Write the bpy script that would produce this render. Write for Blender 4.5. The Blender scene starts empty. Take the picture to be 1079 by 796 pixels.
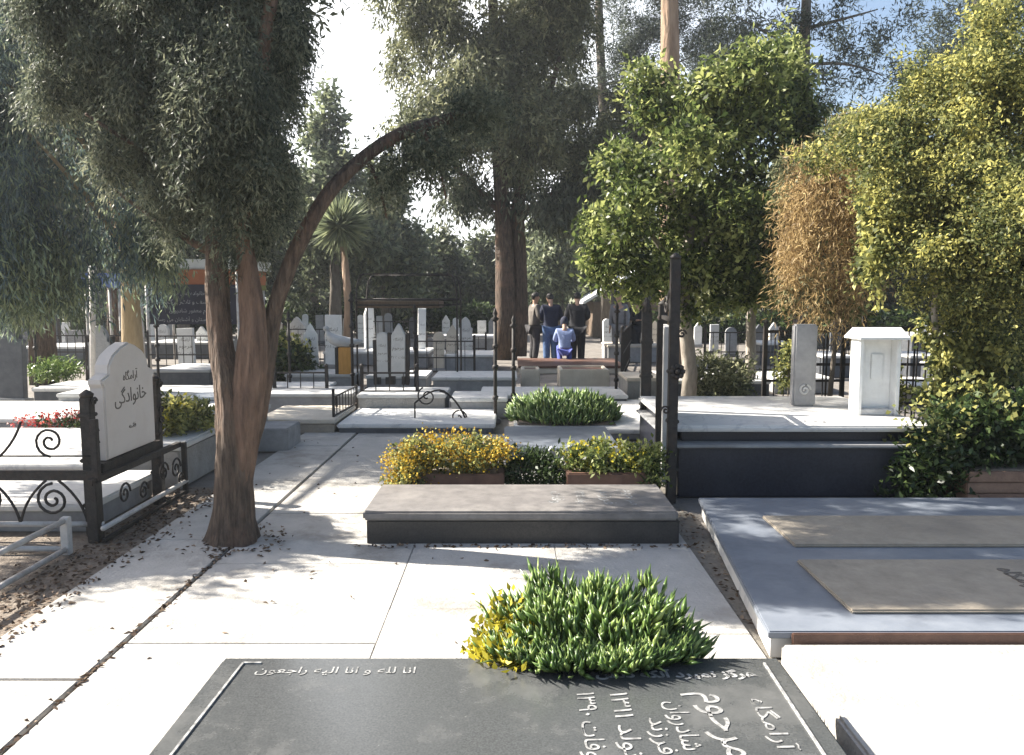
import bpy, bmesh, math, random
import numpy as np
from mathutils import Vector, Matrix
S = bpy.context.scene
C = S.collection
R = math.radians
random.seed(11)

# ------------------------------------------------------------------ camera, sky, sun, exposure
CAM_H, PITCH, FPX = 1.6, R(5.9), 850.0
cd = bpy.data.cameras.new('camera'); cam = bpy.data.objects.new('camera', cd); C.objects.link(cam)
cam.location = (0, 0, CAM_H); cam.rotation_euler = (R(90) - PITCH, 0, 0)
cd.sensor_width = 36; cd.lens = FPX / 1079 * 36; cd.clip_start = .05; cd.clip_end = 1500
S.camera = cam
SUN_EL = R(38)
SUN_DIR = Vector((-.965 * math.cos(SUN_EL), .262 * math.cos(SUN_EL), math.sin(SUN_EL)))   # towards the sun
w = bpy.data.worlds.new('World'); S.world = w; w.use_nodes = True
nt = w.node_tree; bg = nt.nodes['Background']
sky = nt.nodes.new('ShaderNodeTexSky'); sky.sky_type = 'NISHITA'; sky.sun_disc = False
sky.sun_elevation = SUN_EL; sky.sun_rotation = math.atan2(SUN_DIR.x, SUN_DIR.y)
sky.air_density = 1.0; sky.dust_density = 2.2; sky.ozone_density = .6
tcw = nt.nodes.new('ShaderNodeTexCoord'); mpw = nt.nodes.new('ShaderNodeMapping'); mpw.inputs['Scale'].default_value = (1.1, 1.1, 2.6); mpw.inputs['Location'].default_value = (.35, .2, .1)
nzw = nt.nodes.new('ShaderNodeTexNoise'); nzw.inputs['Scale'].default_value = 1.6; nzw.inputs['Detail'].default_value = 7; nzw.inputs['Roughness'].default_value = .55
mrw = nt.nodes.new('ShaderNodeMapRange'); mrw.inputs[1].default_value = .3; mrw.inputs[2].default_value = .6; mrw.inputs[3].default_value = .35; mrw.inputs[4].default_value = 1
mxw = nt.nodes.new('ShaderNodeMix'); mxw.data_type = 'RGBA'; mxw.inputs[7].default_value = (11, 11, 11, 1)
nt.links.new(tcw.outputs['Generated'], mpw.inputs[0]); nt.links.new(mpw.outputs[0], nzw.inputs['Vector']); nt.links.new(nzw.outputs[0], mrw.inputs[0])
dtw = nt.nodes.new('ShaderNodeVectorMath'); dtw.operation = 'DOT_PRODUCT'; dtw.inputs[1].default_value = (-.26, .92, .29)
rgw = nt.nodes.new('ShaderNodeMapRange'); rgw.interpolation_type = 'SMOOTHSTEP'; rgw.inputs[1].default_value = .80; rgw.inputs[2].default_value = .985
mlw = nt.nodes.new('ShaderNodeMath'); mlw.operation = 'MULTIPLY'
nt.links.new(tcw.outputs['Generated'], dtw.inputs[0]); nt.links.new(dtw.outputs['Value'], rgw.inputs[0]); nt.links.new(rgw.outputs[0], mlw.inputs[0]); nt.links.new(mrw.outputs[0], mlw.inputs[1])
nt.links.new(mlw.outputs[0], mxw.inputs[0]); nt.links.new(sky.outputs[0], mxw.inputs[6]); nt.links.new(mxw.outputs[2], bg.inputs[0]); bg.inputs[1].default_value = .07
ld = bpy.data.lights.new('sun', 'SUN'); ld.energy = 5.0; ld.angle = R(.5); ld.color = (1, .94, .84)
sun = bpy.data.objects.new('sun', ld); C.objects.link(sun)
sun.rotation_euler = SUN_DIR.to_track_quat('Z', 'Y').to_euler()
S.view_settings.view_transform = 'Standard'; S.view_settings.look = 'None'
S.view_settings.gamma = 1; S.view_settings.use_curve_mapping = False
S.view_settings.exposure = 1.75
S.cycles.max_bounces = 6; S.cycles.diffuse_bounces = 3; S.cycles.transparent_max_bounces = 4
S.cycles.sample_clamp_indirect = 6

# ------------------------------------------------------------------ measuring helpers (survey of the place)
def ray(px, py):
    u = (px - 539.5) / FPX; v = (398 - py) / FPX
    return u, math.cos(PITCH) + math.sin(PITCH) * v, -math.sin(PITCH) + math.cos(PITCH) * v
def at(px, py, Y):
    x, y, z = ray(px, py); t = Y / y
    return Vector((x * t, Y, CAM_H + z * t))
def gp(px, py, z=0.):
    x, y, q = ray(px, py); t = (z - CAM_H) / q
    return Vector((x * t, y * t, z))

# ------------------------------------------------------------------ materials
def nn(t, kind, **kw):
    n = t.nodes.new(kind)
    for k, v in kw.items():
        if hasattr(n, k): setattr(n, k, v)
    return n
def rgb(c): return (c[0], c[1], c[2], 1)
def mat(name, a, b=None, scale=4., rough=.7, bump=0., bscale=40., metal=0., stretch=(1, 1, 1), c=None, cscale=1.2, camt=.5, spec=.5, veins=None, coat=0):
    """two-tone noise colour, large stains of a third colour, optional bump and dark veins"""
    m = bpy.data.materials.new(name); m.use_nodes = True; t = m.node_tree
    p = t.nodes['Principled BSDF']; p.inputs['Roughness'].default_value = rough
    p.inputs['Metallic'].default_value = metal; p.inputs['Specular IOR Level'].default_value = spec
    if coat: p.inputs['Coat Weight'].default_value = coat; p.inputs['Coat Roughness'].default_value = .15
    tc = nn(t, 'ShaderNodeTexCoord'); mp = nn(t, 'ShaderNodeMapping'); mp.inputs['Scale'].default_value = stretch
    t.links.new(tc.outputs['Object'], mp.inputs[0])
    n1 = nn(t, 'ShaderNodeTexNoise'); n1.inputs['Scale'].default_value = scale; n1.inputs['Detail'].default_value = 8; n1.inputs['Roughness'].default_value = .65
    t.links.new(mp.outputs[0], n1.inputs['Vector'])
    cr = nn(t, 'ShaderNodeValToRGB'); cr.color_ramp.elements[0].position = .32; cr.color_ramp.elements[1].position = .68
    cr.color_ramp.elements[0].color = rgb(a); cr.color_ramp.elements[1].color = rgb(b or a)
    t.links.new(n1.outputs[0], cr.inputs[0]); col = cr.outputs[0]
    if c:
        n2 = nn(t, 'ShaderNodeTexNoise'); n2.inputs['Scale'].default_value = cscale; n2.inputs['Detail'].default_value = 6; n2.inputs['Roughness'].default_value = .7
        t.links.new(tc.outputs['Object'], n2.inputs['Vector'])
        r2 = nn(t, 'ShaderNodeMapRange'); r2.inputs[1].default_value = .5; r2.inputs[2].default_value = .72; r2.inputs[4].default_value = camt
        t.links.new(n2.outputs[0], r2.inputs[0])
        mx = nn(t, 'ShaderNodeMix', data_type='RGBA'); t.links.new(r2.outputs[0], mx.inputs[0])
        t.links.new(col, mx.inputs[6]); mx.inputs[7].default_value = rgb(c); col = mx.outputs[2]
        rr = nn(t, 'ShaderNodeMapRange'); rr.inputs[3].default_value = rough; rr.inputs[4].default_value = min(1, rough + .3)
        t.links.new(n2.outputs[0], rr.inputs[0]); t.links.new(rr.outputs[0], p.inputs['Roughness'])
    if veins:
        n3 = nn(t, 'ShaderNodeTexNoise'); n3.inputs['Scale'].default_value = 2.2; n3.inputs['Detail'].default_value = 9; n3.inputs['Distortion'].default_value = 1.2
        t.links.new(tc.outputs['Object'], n3.inputs['Vector'])
        r3 = nn(t, 'ShaderNodeValToRGB'); e = r3.color_ramp.elements
        e[0].position = .47; e[0].color = (0, 0, 0, 1); e[1].position = .5; e[1].color = (1, 1, 1, 1); k = e.new(.53); k.color = (0, 0, 0, 1)
        t.links.new(n3.outputs[0], r3.inputs[0])
        ml = nn(t, 'ShaderNodeMath', operation='MULTIPLY'); ml.inputs[1].default_value = .55; t.links.new(r3.outputs[0], ml.inputs[0])
        mx = nn(t, 'ShaderNodeMix', data_type='RGBA'); t.links.new(ml.outputs[0], mx.inputs[0])
        t.links.new(col, mx.inputs[6]); mx.inputs[7].default_value = rgb(veins); col = mx.outputs[2]
    t.links.new(col, p.inputs['Base Color'])
    if bump:
        nb = nn(t, 'ShaderNodeTexNoise'); nb.inputs['Scale'].default_value = bscale; nb.inputs['Detail'].default_value = 7
        t.links.new(mp.outputs[0], nb.inputs['Vector'])
        bp = nn(t, 'ShaderNodeBump'); bp.inputs['Strength'].default_value = bump; bp.inputs['Distance'].default_value = .06 if bump > .9 else .02
        t.links.new(nb.outputs[0], bp.inputs['Height']); t.links.new(bp.outputs[0], p.inputs['Normal'])
    return m
def leafmat(name, dark, mid, light, trans=.35, rough=.5, pos=(.15, .5, .9), spec=.3):
    m = bpy.data.materials.new(name); m.use_nodes = True; t = m.node_tree
    p = t.nodes['Principled BSDF']; p.inputs['Roughness'].default_value = rough; p.inputs['Specular IOR Level'].default_value = spec
    a = nn(t, 'ShaderNodeAttribute'); a.attribute_name = 'tone'
    cr = nn(t, 'ShaderNodeValToRGB'); e = cr.color_ramp.elements
    e[0].position = pos[0]; e[0].color = rgb(dark); e[1].position = pos[2]; e[1].color = rgb(light); k = e.new(pos[1]); k.color = rgb(mid)
    t.links.new(a.outputs['Fac'], cr.inputs[0]); t.links.new(cr.outputs[0], p.inputs['Base Color'])
    tr = nn(t, 'ShaderNodeBsdfTranslucent'); t.links.new(cr.outputs[0], tr.inputs[0])
    ms = nn(t, 'ShaderNodeMixShader'); ms.inputs[0].default_value = trans
    t.links.new(p.outputs[0], ms.inputs[1]); t.links.new(tr.outputs[0], ms.inputs[2])
    t.links.new(ms.outputs[0], t.nodes['Material Output'].inputs[0])
    return m
M = {}
M['ground'] = mat('ground', (.13, .115, .1), (.22, .2, .18), 3, .9, .5, 30, c=(.2, .17, .14), cscale=.35, camt=.6)
M['concrete'] = mat('concrete', (.37, .355, .33), (.46, .44, .41), 5, .9, .4, 50, c=(.17, .15, .125), cscale=1.7, camt=.8)
M['gap'] = mat('gap_soil', (.13, .12, .1), (.2, .18, .155), 20, .95, .5, 60)
M['soil'] = mat('soil', (.11, .085, .065), (.24, .2, .16), 14, .95, .8, 50)
M['granite'] = mat('black_granite', (.042, .045, .046), (.085, .089, .09), 140, .11, c=(.15, .15, .145), cscale=2.6, camt=.7, spec=.6)
M['granite_dark'] = mat('dark_granite', (.018, .017, .017), (.045, .042, .04), 90, .3, c=(.09, .08, .07), cscale=3, camt=.5)
M['granite_top'] = mat('dusty_granite', (.13, .12, .115), (.2, .185, .175), 12, .45, .1, 60, c=(.28, .26, .24), cscale=3.5, camt=.6)
M['navy'] = mat('navy_granite', (.012, .013, .02), (.03, .032, .045), 60, .2, c=(.05, .05, .06), cscale=2, camt=.4)
M['marble'] = mat('white_marble', (.58, .57, .55), (.7, .69, .67), 3, .45, .05, 30, c=(.42, .4, .37), cscale=1.5, camt=.5, veins=(.4, .4, .41))
M['pinkmarble'] = mat('warm_marble', (.56, .51, .47), (.66, .62, .58), 3, .5, .06, 40, c=(.42, .37, .33), cscale=3, camt=.4)
M['bluestone'] = mat('blue_grey_marble', (.15, .17, .205), (.21, .23, .265), 5, .32, .05, 40, c=(.11, .12, .14), cscale=1.8, camt=.7)
M['tan'] = mat('tan_stone', (.26, .225, .178), (.37, .32, .255), 9, .55, .2, 50, c=(.14, .125, .11), cscale=2.2, camt=.7)
M['redstone'] = mat('brown_red_stone', (.09, .045, .032), (.15, .08, .055), 8, .6, .2, 40)
M['grey'] = mat('grey_stone', (.22, .22, .225), (.33, .33, .33), 6, .7, .2, 50, c=(.17, .16, .15), cscale=2, camt=.6)
M['paleg'] = mat('pale_grey_stone', (.4, .4, .4), (.52, .52, .51), 5, .65, .15, 50, c=(.3, .29, .27), cscale=2, camt=.5)
M['dark'] = mat('dark_slate', (.05, .055, .065), (.1, .105, .115), 7, .5, .15, 50)
M['cement'] = mat('grey_cement', (.24, .235, .225), (.34, .33, .31), 5, .9, .5, 40, c=(.17, .15, .13), cscale=1.4, camt=.7)
M['cream'] = mat('cream_stone', (.5, .44, .36), (.62, .56, .47), 6, .6, .15, 50, c=(.38, .32, .25), cscale=2, camt=.5)
M['iron'] = mat('black_iron', (.018, .017, .017), (.045, .04, .037), 25, .5, .2, 80, metal=.3, c=(.1, .06, .04), cscale=9, camt=.5)
M['pipe'] = mat('grey_white_pipe', (.42, .4, .38), (.58, .56, .53), 12, .5, .1, 60, c=(.2, .12, .08), cscale=7, camt=.6)
M['chisel'] = mat('chiselled_white', (.1, .1, .1), (.42, .42, .41), 38, .85)
M['ink'] = mat('dark_lettering', (.1, .085, .07), (.16, .14, .12), 30, .8)
M['bark'] = mat('brown_bark', (.035, .025, .02), (.16, .115, .085), 12, .92, 1., 16, stretch=(3, 3, .4), c=(.24, .14, .095), cscale=2.6, camt=.6)
M['bark_bare'] = mat('peeled_bark', (.08, .05, .036), (.23, .145, .1), 10, .88, 1., 14, stretch=(2.2, 2.2, .4), c=(.12, .08, .06), cscale=4, camt=.7)
M['bark_grey'] = mat('grey_bark', (.1, .085, .07), (.2, .17, .14), 8, .9, 1., 10, stretch=(2, 2, .5))
M['bark_tan'] = mat('tan_pine_bark', (.2, .13, .085), (.36, .25, .17), 5, .9, 1., 6, stretch=(2, 2, .4))
M['bark_pale'] = mat('pale_bark', (.2, .17, .14), (.36, .32, .27), 9, .85, .6, 14, stretch=(2, 2, .6))
M['bark_yellow'] = mat('yellowish_bark', (.22, .16, .09), (.33, .25, .15), 7, .9, .6, 12, stretch=(2, 2, .5))
M['cypress'] = leafmat('cypress_leaf', (.042, .054, .04), (.11, .128, .09), (.24, .25, .165), .45)
M['cypress_far'] = leafmat('olive_cypress_leaf', (.055, .066, .036), (.165, .18, .1), (.35, .35, .2), .45)
M['willow'] = leafmat('willow_leaf', (.05, .078, .085), (.11, .155, .155), (.28, .34, .2), .45)
M['citrus'] = leafmat('citrus_leaf', (.028, .045, .014), (.12, .16, .045), (.42, .45, .16), .52, .42, spec=.4)
M['vine'] = leafmat('yellow_green_leaf', (.06, .08, .026), (.2, .22, .085), (.58, .54, .17), .5, pos=(.12, .48, .95))
M['dry'] = leafmat('dry_orange_leaf', (.2, .135, .065), (.42, .3, .145), (.62, .47, .24), .5)
M['pine'] = leafmat('pine_needle', (.03, .04, .035), (.065, .085, .07), (.13, .15, .1), .35)
M['backleaf'] = leafmat('background_leaf', (.03, .042, .025), (.08, .1, .058), (.19, .21, .11), .42)
M['backpale'] = leafmat('pale_background_leaf', (.07, .09, .055), (.15, .18, .11), (.3, .33, .18), .45)
M['bush'] = leafmat('bush_leaf', (.012, .026, .01), (.035, .06, .02), (.1, .14, .045), .35, .35)
M['succ'] = leafmat('fleshy_leaf', (.035, .075, .018), (.12, .2, .045), (.34, .42, .13), .2, .35, spec=.5)
M['succ_y'] = leafmat('yellow_leaf', (.16, .15, .01), (.42, .36, .03), (.65, .55, .06), .4)
M['flower_y'] = leafmat('orange_yellow_bloom', (.25, .13, .01), (.5, .33, .03), (.7, .52, .08), .3)
M['flower_r'] = leafmat('red_bloom', (.3, .03, .03), (.45, .06, .06), (.55, .15, .12), .3)
M['litter'] = leafmat('dry_litter', (.05, .032, .022), (.12, .08, .055), (.24, .18, .13), .2, .9)
M['banner'] = mat('black_banner', (.012, .012, .02), (.03, .028, .045), 3, .8)
M['canopy'] = mat('orange_canopy', (.26, .08, .03), (.34, .12, .045), 4, .8)
M['canopy_g'] = mat('olive_canopy', (.12, .13, .03), (.17, .18, .05), 4, .8)
M['canopy_w'] = mat('pale_sheet', (.5, .5, .46), (.6, .6, .56), 4, .8)
M['bluecloth'] = mat('blue_sheet', (.08, .13, .32), (.12, .18, .4), 3, .8)
M['orange'] = mat('orange_wood', (.42, .2, .035), (.55, .28, .06), 9, .6, .1, 30, stretch=(3, 3, .6))
M['white'] = mat('white_paint', (.7, .7, .68), (.8, .8, .78), 9, .6, .05, 50, c=(.5, .48, .44), cscale=5, camt=.4)
M['terracotta'] = mat('terracotta', (.2, .12, .085), (.3, .19, .13), 10, .85, .3, 50)
M['wood'] = mat('brown_wood', (.1, .07, .05), (.18, .13, .09), 8, .8, .3, 20, stretch=(3, 3, .6))
M['glass'] = mat('dark_glass', (.02, .02, .03), (.03, .03, .04), 2, .1)
M['skin'] = mat('skin', (.4, .24, .16), (.46, .28, .2), 9, .6)
M['hair'] = mat('hair', (.012, .01, .009), (.03, .024, .02), 60, .6)
M['eye'] = mat('eye', (.02, .015, .01), (.03, .02, .015), 9, .2)
for k, c1 in dict(c_black=(.012, .012, .015), c_navy=(.015, .018, .035), c_jeans=(.05, .09, .18), c_tan=(.1, .087, .075), c_white=(.2, .25, .4), c_blue=(.06, .075, .26), c_grey=(.16, .16, .17), c_dark=(.03, .028, .03)).items():
    M[k] = mat(k[2:] + '_cloth', c1, tuple(min(1, q * 1.5) for q in c1), 14, .9, .3, 30)

# ------------------------------------------------------------------ object helpers
def tag(o, label=None, cat=None, group=None, kind=None):
    if label: o['label'] = label
    if cat: o['category'] = cat
    if group: o['group'] = group
    if kind: o['kind'] = kind
    return o
def thing(name, loc, label, cat, group=None, rz=0):
    o = bpy.data.objects.new(name, None); C.objects.link(o); o.empty_display_size = .2
    o.location = loc; o.rotation_euler = (0, 0, rz)
    return tag(o, label, cat, group)
def origin_of(p):
    v = Vector((0, 0, 0))
    while p: v += p.location; p = p.parent
    return v
def link(name, me, material, parent=None, loc=None):
    o = bpy.data.objects.new(name, me); C.objects.link(o)
    if material: me.materials.append(material)
    if parent: o.parent = parent
    if loc: o.location = loc
    return o
class MB:
    """collects shapes in world coordinates, then links them as one mesh"""
    def __init__(s): s.v = []; s.f = []; s.sm = []
    def add(s, v, f, smooth=False):
        k = len(s.v); s.v += [tuple(q) for q in v]; s.f += [[k + i for i in q] for q in f]; s.sm += [smooth] * len(f); return s
    def addbm(s, bm, mtx=None, smooth=False):
        bm.verts.index_update()
        v = [(mtx @ q.co) if mtx else q.co.copy() for q in bm.verts]
        s.add(v, [[q.index for q in f.verts] for f in bm.faces], smooth); bm.free(); return s
    def box(s, x0, x1, y0, y1, z0, z1, bev=.008, mtx=None, seg=2, jit=0):
        bm = bmesh.new(); bmesh.ops.create_cube(bm, size=1)
        for q in bm.verts:
            q.co = Vector((x0 + (q.co.x + .5) * (x1 - x0), y0 + (q.co.y + .5) * (y1 - y0), z0 + (q.co.z + .5) * (z1 - z0)))
            if jit: q.co += Vector((random.uniform(-jit, jit), random.uniform(-jit, jit), 0))
        b = min(bev, .45 * min(x1 - x0, y1 - y0, z1 - z0))
        if b > 0: bmesh.ops.bevel(bm, geom=bm.edges[:], offset=b, segments=seg, affect='EDGES')
        return s.addbm(bm, mtx)
    def prism(s, poly, axis, a, b, bev=.006, mtx=None):
        """poly: 2-D outline; axis 'y' -> (x,z) outline extruded a..b along y; 'x' -> (y,z); 'z' -> (x,y)"""
        bm = bmesh.new()
        def P(q, d): return {'y': (q[0], d, q[1]), 'x': (d, q[0], q[1]), 'z': (q[0], q[1], d)}[axis]
        v0 = [bm.verts.new(P(q, a)) for q in poly]; v1 = [bm.verts.new(P(q, b)) for q in poly]
        n = len(poly); f0 = bm.faces.new(v0); f1 = bm.faces.new(v1[::-1])
        for i in range(n): bm.faces.new((v0[i], v1[i], v1[(i + 1) % n], v0[(i + 1) % n]))
        bmesh.ops.recalc_face_normals(bm, faces=bm.faces[:])
        if bev: bmesh.ops.bevel(bm, geom=list(set(f0.edges[:] + f1.edges[:])), offset=bev, segments=2, affect='EDGES')
        return s.addbm(bm, mtx)
    def tube(s, pts, r, n=8, smooth=True, cap=True, wob=0, square=False):
        pts = [Vector(p) for p in pts]; k = len(pts); r = r if isinstance(r, (list, tuple)) else [r] * k
        vs = []; fs = []; ref = None
        for i, p in enumerate(pts):
            d = (pts[min(i + 1, k - 1)] - pts[max(i - 1, 0)]).normalized()
            if ref is None:
                ref = Vector((0, 0, 1)) if abs(d.z) < .9 else Vector((1, 0, 0))
            a = d.cross(ref)
            if a.length < 1e-4: a = d.orthogonal()
            a.normalize(); b = d.cross(a).normalized(); ref = a.cross(d).normalized() if False else ref
            if abs(d.dot(ref)) > .95: ref = d.orthogonal().normalized()
            for j in range(n):
                t = 2 * math.pi * (j + (.5 if square else 0)) / n
                q = r[i] * (1 + (wob * math.sin(3 * t + i * .7) + wob * .7 * math.sin(5 * t - i * .45 + 1) if wob else 0)) * (1.414 if square else 1)
                vs.append(p + a * math.cos(t) * q + b * math.sin(t) * q)
        for i in range(k - 1):
            for j in range(n):
                fs.append([i * n + j, i * n + (j + 1) % n, (i + 1) * n + (j + 1) % n, (i + 1) * n + j])
        if cap: fs.append(list(range(n))[::-1]); fs.append([(k - 1) * n + j for j in range(n)])
        return s.add(vs, fs, smooth and not square)
    def bar(s, a, b, r=.01): return s.tube([a, b], r, 4, square=True)
    def ball(s, c, r, sub=2, sc=(1, 1, 1)):
        bm = bmesh.new(); bmesh.ops.create_icosphere(bm, subdivisions=sub, radius=1)
        return s.addbm(bm, Matrix.Translation(c) @ Matrix.Diagonal((r * sc[0], r * sc[1], r * sc[2], 1)), True)
    def lathe(s, prof, c, n=14):
        vs = []; fs = []
        for (r, z) in prof:
            for j in range(n): vs.append((c[0] + r * math.cos(2 * math.pi * j / n), c[1] + r * math.sin(2 * math.pi * j / n), c[2] + z))
        for i in range(len(prof) - 1):
            for j in range(n): fs.append([i * n + j, i * n + (j + 1) % n, (i + 1) * n + (j + 1) % n, (i + 1) * n + j])
        fs.append(list(range(n))[::-1]); fs.append([(len(prof) - 1) * n + j for j in range(n)])
        return s.add(vs, fs, True)
    def spiral(s, c, r0, turns, r, ax='xz', a0=0, sgn=1, r_in=.15):
        pts = []
        k = int(14 * turns) + 4
        for i in range(k):
            t = i / (k - 1); a = a0 + sgn * t * turns * 2 * math.pi; q = r0 * (1 - t * (1 - r_in))
            u, v = q * math.cos(a), q * math.sin(a)
            pts.append((c[0] + u, c[1], c[2] + v) if ax == 'xz' else (c[0], c[1] + u, c[2] + v))
        return s.tube(pts, r, 5)
    def build(s, name, material, parent=None, origin=None):
        o = origin_of(parent) if parent else Vector(origin or (0, 0, 0))
        me = bpy.data.meshes.new(name); me.from_pydata([(q[0] - o.x, q[1] - o.y, q[2] - o.z) for q in s.v], [], s.f)
        me.polygons.foreach_set('use_smooth', s.sm); me.update()
        ob = link(name, me, material, parent)
        if not parent: ob.location = o
        return ob
def mesh_np(name, V, F, tone, material, parent=None, origin=None):
    """one big mesh out of numpy arrays; F has the same number of corners in every face"""
    o = origin_of(parent) if parent else Vector(origin or (0, 0, 0))
    V = V - np.array(o)
    me = bpy.data.meshes.new(name); nv, nf, k = len(V), len(F), F.shape[1]
    me.vertices.add(nv); me.vertices.foreach_set('co', V.astype(np.float32).ravel())
    me.loops.add(nf * k); me.loops.foreach_set('vertex_index', F.astype(np.int32).ravel())
    me.polygons.add(nf); me.polygons.foreach_set('loop_start', np.arange(0, nf * k, k, dtype=np.int32))
    at_ = me.attributes.new('tone', 'FLOAT', 'POINT'); at_.data.foreach_set('value', tone.astype(np.float32))
    me.update(calc_edges=True); me.validate()
    ob = link(name, me, material, parent)
    if not parent: ob.location = o
    return ob
def unit(a): return a / np.maximum(np.linalg.norm(a, axis=1, keepdims=True), 1e-6)
def leaves(rng, pos, d, L, W, tone, fold=.25):
    """one folded diamond leaf (two triangles' worth of quad) per point"""
    n = len(pos); d = unit(d); r = unit(np.cross(d, rng.normal(size=(n, 3)))); nm = np.cross(d, r)
    L = L * rng.uniform(.65, 1.3, (n, 1)); W = W * rng.uniform(.7, 1.3, (n, 1))
    a = pos; b = pos + d * L * .45 + r * W * .5 + nm * W * fold; c = pos + d * L; e = pos + d * L * .45 - r * W * .5 + nm * W * fold
    V = np.stack([a, b, c, e], 1).reshape(-1, 3); F = np.arange(4 * n).reshape(n, 4)
    return V, F, np.repeat(tone, 4)
def blades(rng, pos, d, L, W, tone):
    """thick pointed blades: base ring, belly ring, tip"""
    n = len(pos); d = unit(d); r = unit(np.cross(d, rng.normal(size=(n, 3)))); nm = np.cross(d, r)
    L = L * rng.uniform(.6, 1.25, (n, 1)); W = W * rng.uniform(.75, 1.2, (n, 1))
    bend = nm * L * .12
    m = pos + d * L * .55 + bend * .6
    V = np.stack([pos, m + r * W * .5, m + nm * W * .22, m - r * W * .5, m - nm * W * .22, pos + d * L], 1).reshape(-1, 3)
    f = np.array([[0, 1, 2], [0, 2, 3], [0, 3, 4], [0, 4, 1], [5, 2, 1], [5, 3, 2], [5, 4, 3], [5, 1, 4]])
    F = (np.arange(n)[:, None, None] * 6 + f[None]).reshape(-1, 3)
    return V, F, np.repeat(tone, 6)
def sprays(rng, blobs, n, m, spread, out=.5, droop=.5, rnd=.6, inner=.5, rough=.25, tsd=.2, zmin=None, aniso=1.):
    """n sprays of m leaves over a list of ellipsoids (x,y,z,rx,ry,rz[,weight])"""
    B = np.array([list(b[:6]) for b in blobs], float); wt = np.array([(b[6] if len(b) > 6 else 1) * (b[3] * b[4] + b[4] * b[5] + b[3] * b[5]) for b in blobs]); wt /= wt.sum()
    k = rng.choice(len(B), n, p=wt); u = unit(rng.normal(size=(n, 3)))
    ph = rng.uniform(0, 6, 3)
    bump = 1 + rough * (np.sin(4 * u[:, 0] + ph[0] + k) * np.sin(5 * u[:, 2] + ph[1]) + .6 * np.sin(9 * u[:, 1] + ph[2] + 2 * k) * np.sin(8 * u[:, 2] + k))
    rad = (inner + (1 - inner) * rng.uniform(0, 1, n) ** .6) * bump
    c = B[k, :3] + u * rad[:, None] * B[k, 3:6]
    o = unit(u / B[k, 3:6] * B[k, 3:6].mean(1, keepdims=True))
    tone = np.clip(.5 + tsd * rng.normal(size=n), 0, 1)
    axis = unit(o * out + np.array([0, 0, -droop]) + rnd * rng.normal(size=(n, 3)) * .6)
    c = np.repeat(c, m, 0); ax = np.repeat(axis, m, 0); t = np.repeat(tone, m)
    N = n * m
    along = rng.uniform(-1, 1.2, (N, 1)) * spread * aniso
    p = c + ax * along + rng.normal(size=(N, 3)) * spread * .45
    d = unit(ax * .8 + rnd * rng.normal(size=(N, 3)))
    t = np.clip(t + .12 * rng.normal(size=N), 0, 1)
    if zmin is not None:
        ok = p[:, 2] > zmin; p, d, t = p[ok], d[ok], t[ok]
    return p, d, t
def bez(p0, p1, p2, n=8):
    p0, p1, p2 = Vector(p0), Vector(p1), Vector(p2)
    return [(1 - t) ** 2 * p0 + 2 * t * (1 - t) * p1 + t * t * p2 for t in [i / (n - 1) for i in range(n)]]
def barktube(m, pts, r, n=30, amp=.07, seed=0., flare=0):
    """trunk skin with vertical ridges, knots and twist, resampled along its path"""
    from mathutils import noise
    pts = [Vector(p) for p in pts]; k = len(pts); P = []; Q = []
    for i in range(k - 1):
        a, b, c, d = pts[max(i - 1, 0)], pts[i], pts[i + 1], pts[min(i + 2, k - 1)]
        nseg = max(3, int((c - b).length / .035))
        for j in range(nseg):
            t = j / nseg
            P.append(.5 * ((2 * b) + (c - a) * t + (2 * a - 5 * b + 4 * c - d) * t * t + (3 * b - a - 3 * c + d) * t ** 3)); Q.append(r[i] + (r[i + 1] - r[i]) * t)
    P.append(pts[-1]); Q.append(r[-1]); vs = []; fs = []
    for i, p in enumerate(P):
        d = (P[min(i + 1, len(P) - 1)] - P[max(i - 1, 0)]).normalized(); a = d.cross(Vector((0, 1, 0))).normalized(); b = d.cross(a).normalized()
        for j in range(n):
            t = 2 * math.pi * j / n; cx, cy = math.cos(t), math.sin(t); z = p.z
            f = 1 + amp * 1.3 * noise.noise((cx * 1.2 + seed, cy * 1.2, z * 1.4)) + amp * noise.noise((cx * 4.5 + seed, cy * 4.5, z * 1.8)) + amp * .6 * noise.noise((cx * 10, cy * 10 + seed, z * 7))
            if flare: f += flare * max(0, 1 - z / .35) ** 2 * (.55 + .45 * math.sin(5 * t + seed))
            vs.append(p + (a * cx + b * cy) * Q[i] * f)
    for i in range(len(P) - 1):
        for j in range(n): fs.append([i * n + j, i * n + (j + 1) % n, (i + 1) * n + (j + 1) % n, (i + 1) * n + j])
    fs.append(list(range(n))[::-1]); fs.append([(len(P) - 1) * n + j for j in range(n)])
    m.add(vs, fs, True)
def clumpy(bl, k=9, f=.42, seed=3, keep=.35):
    """break each ellipsoid into smaller clumps set about its surface, so the outline is uneven and gappy"""
    r = np.random.default_rng(seed); out = []
    for b in bl:
        w0 = b[6] if len(b) > 6 else 1
        out.append((b[0], b[1], b[2], b[3] * .75, b[4] * .75, b[5] * .75, w0 * keep))
        for _ in range(k):
            u = r.normal(size=3); u /= np.linalg.norm(u); q = r.uniform(.65, 1.12); g = f * r.uniform(.55, 1.25)
            out.append((b[0] + u[0] * b[3] * q, b[1] + u[1] * b[4] * q, b[2] + u[2] * b[5] * q, b[3] * g, b[4] * g, b[5] * g, w0))
    return out
def lerp(a, b, n): return [a + (b - a) * i / (n - 1) for i in range(n)]

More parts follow.
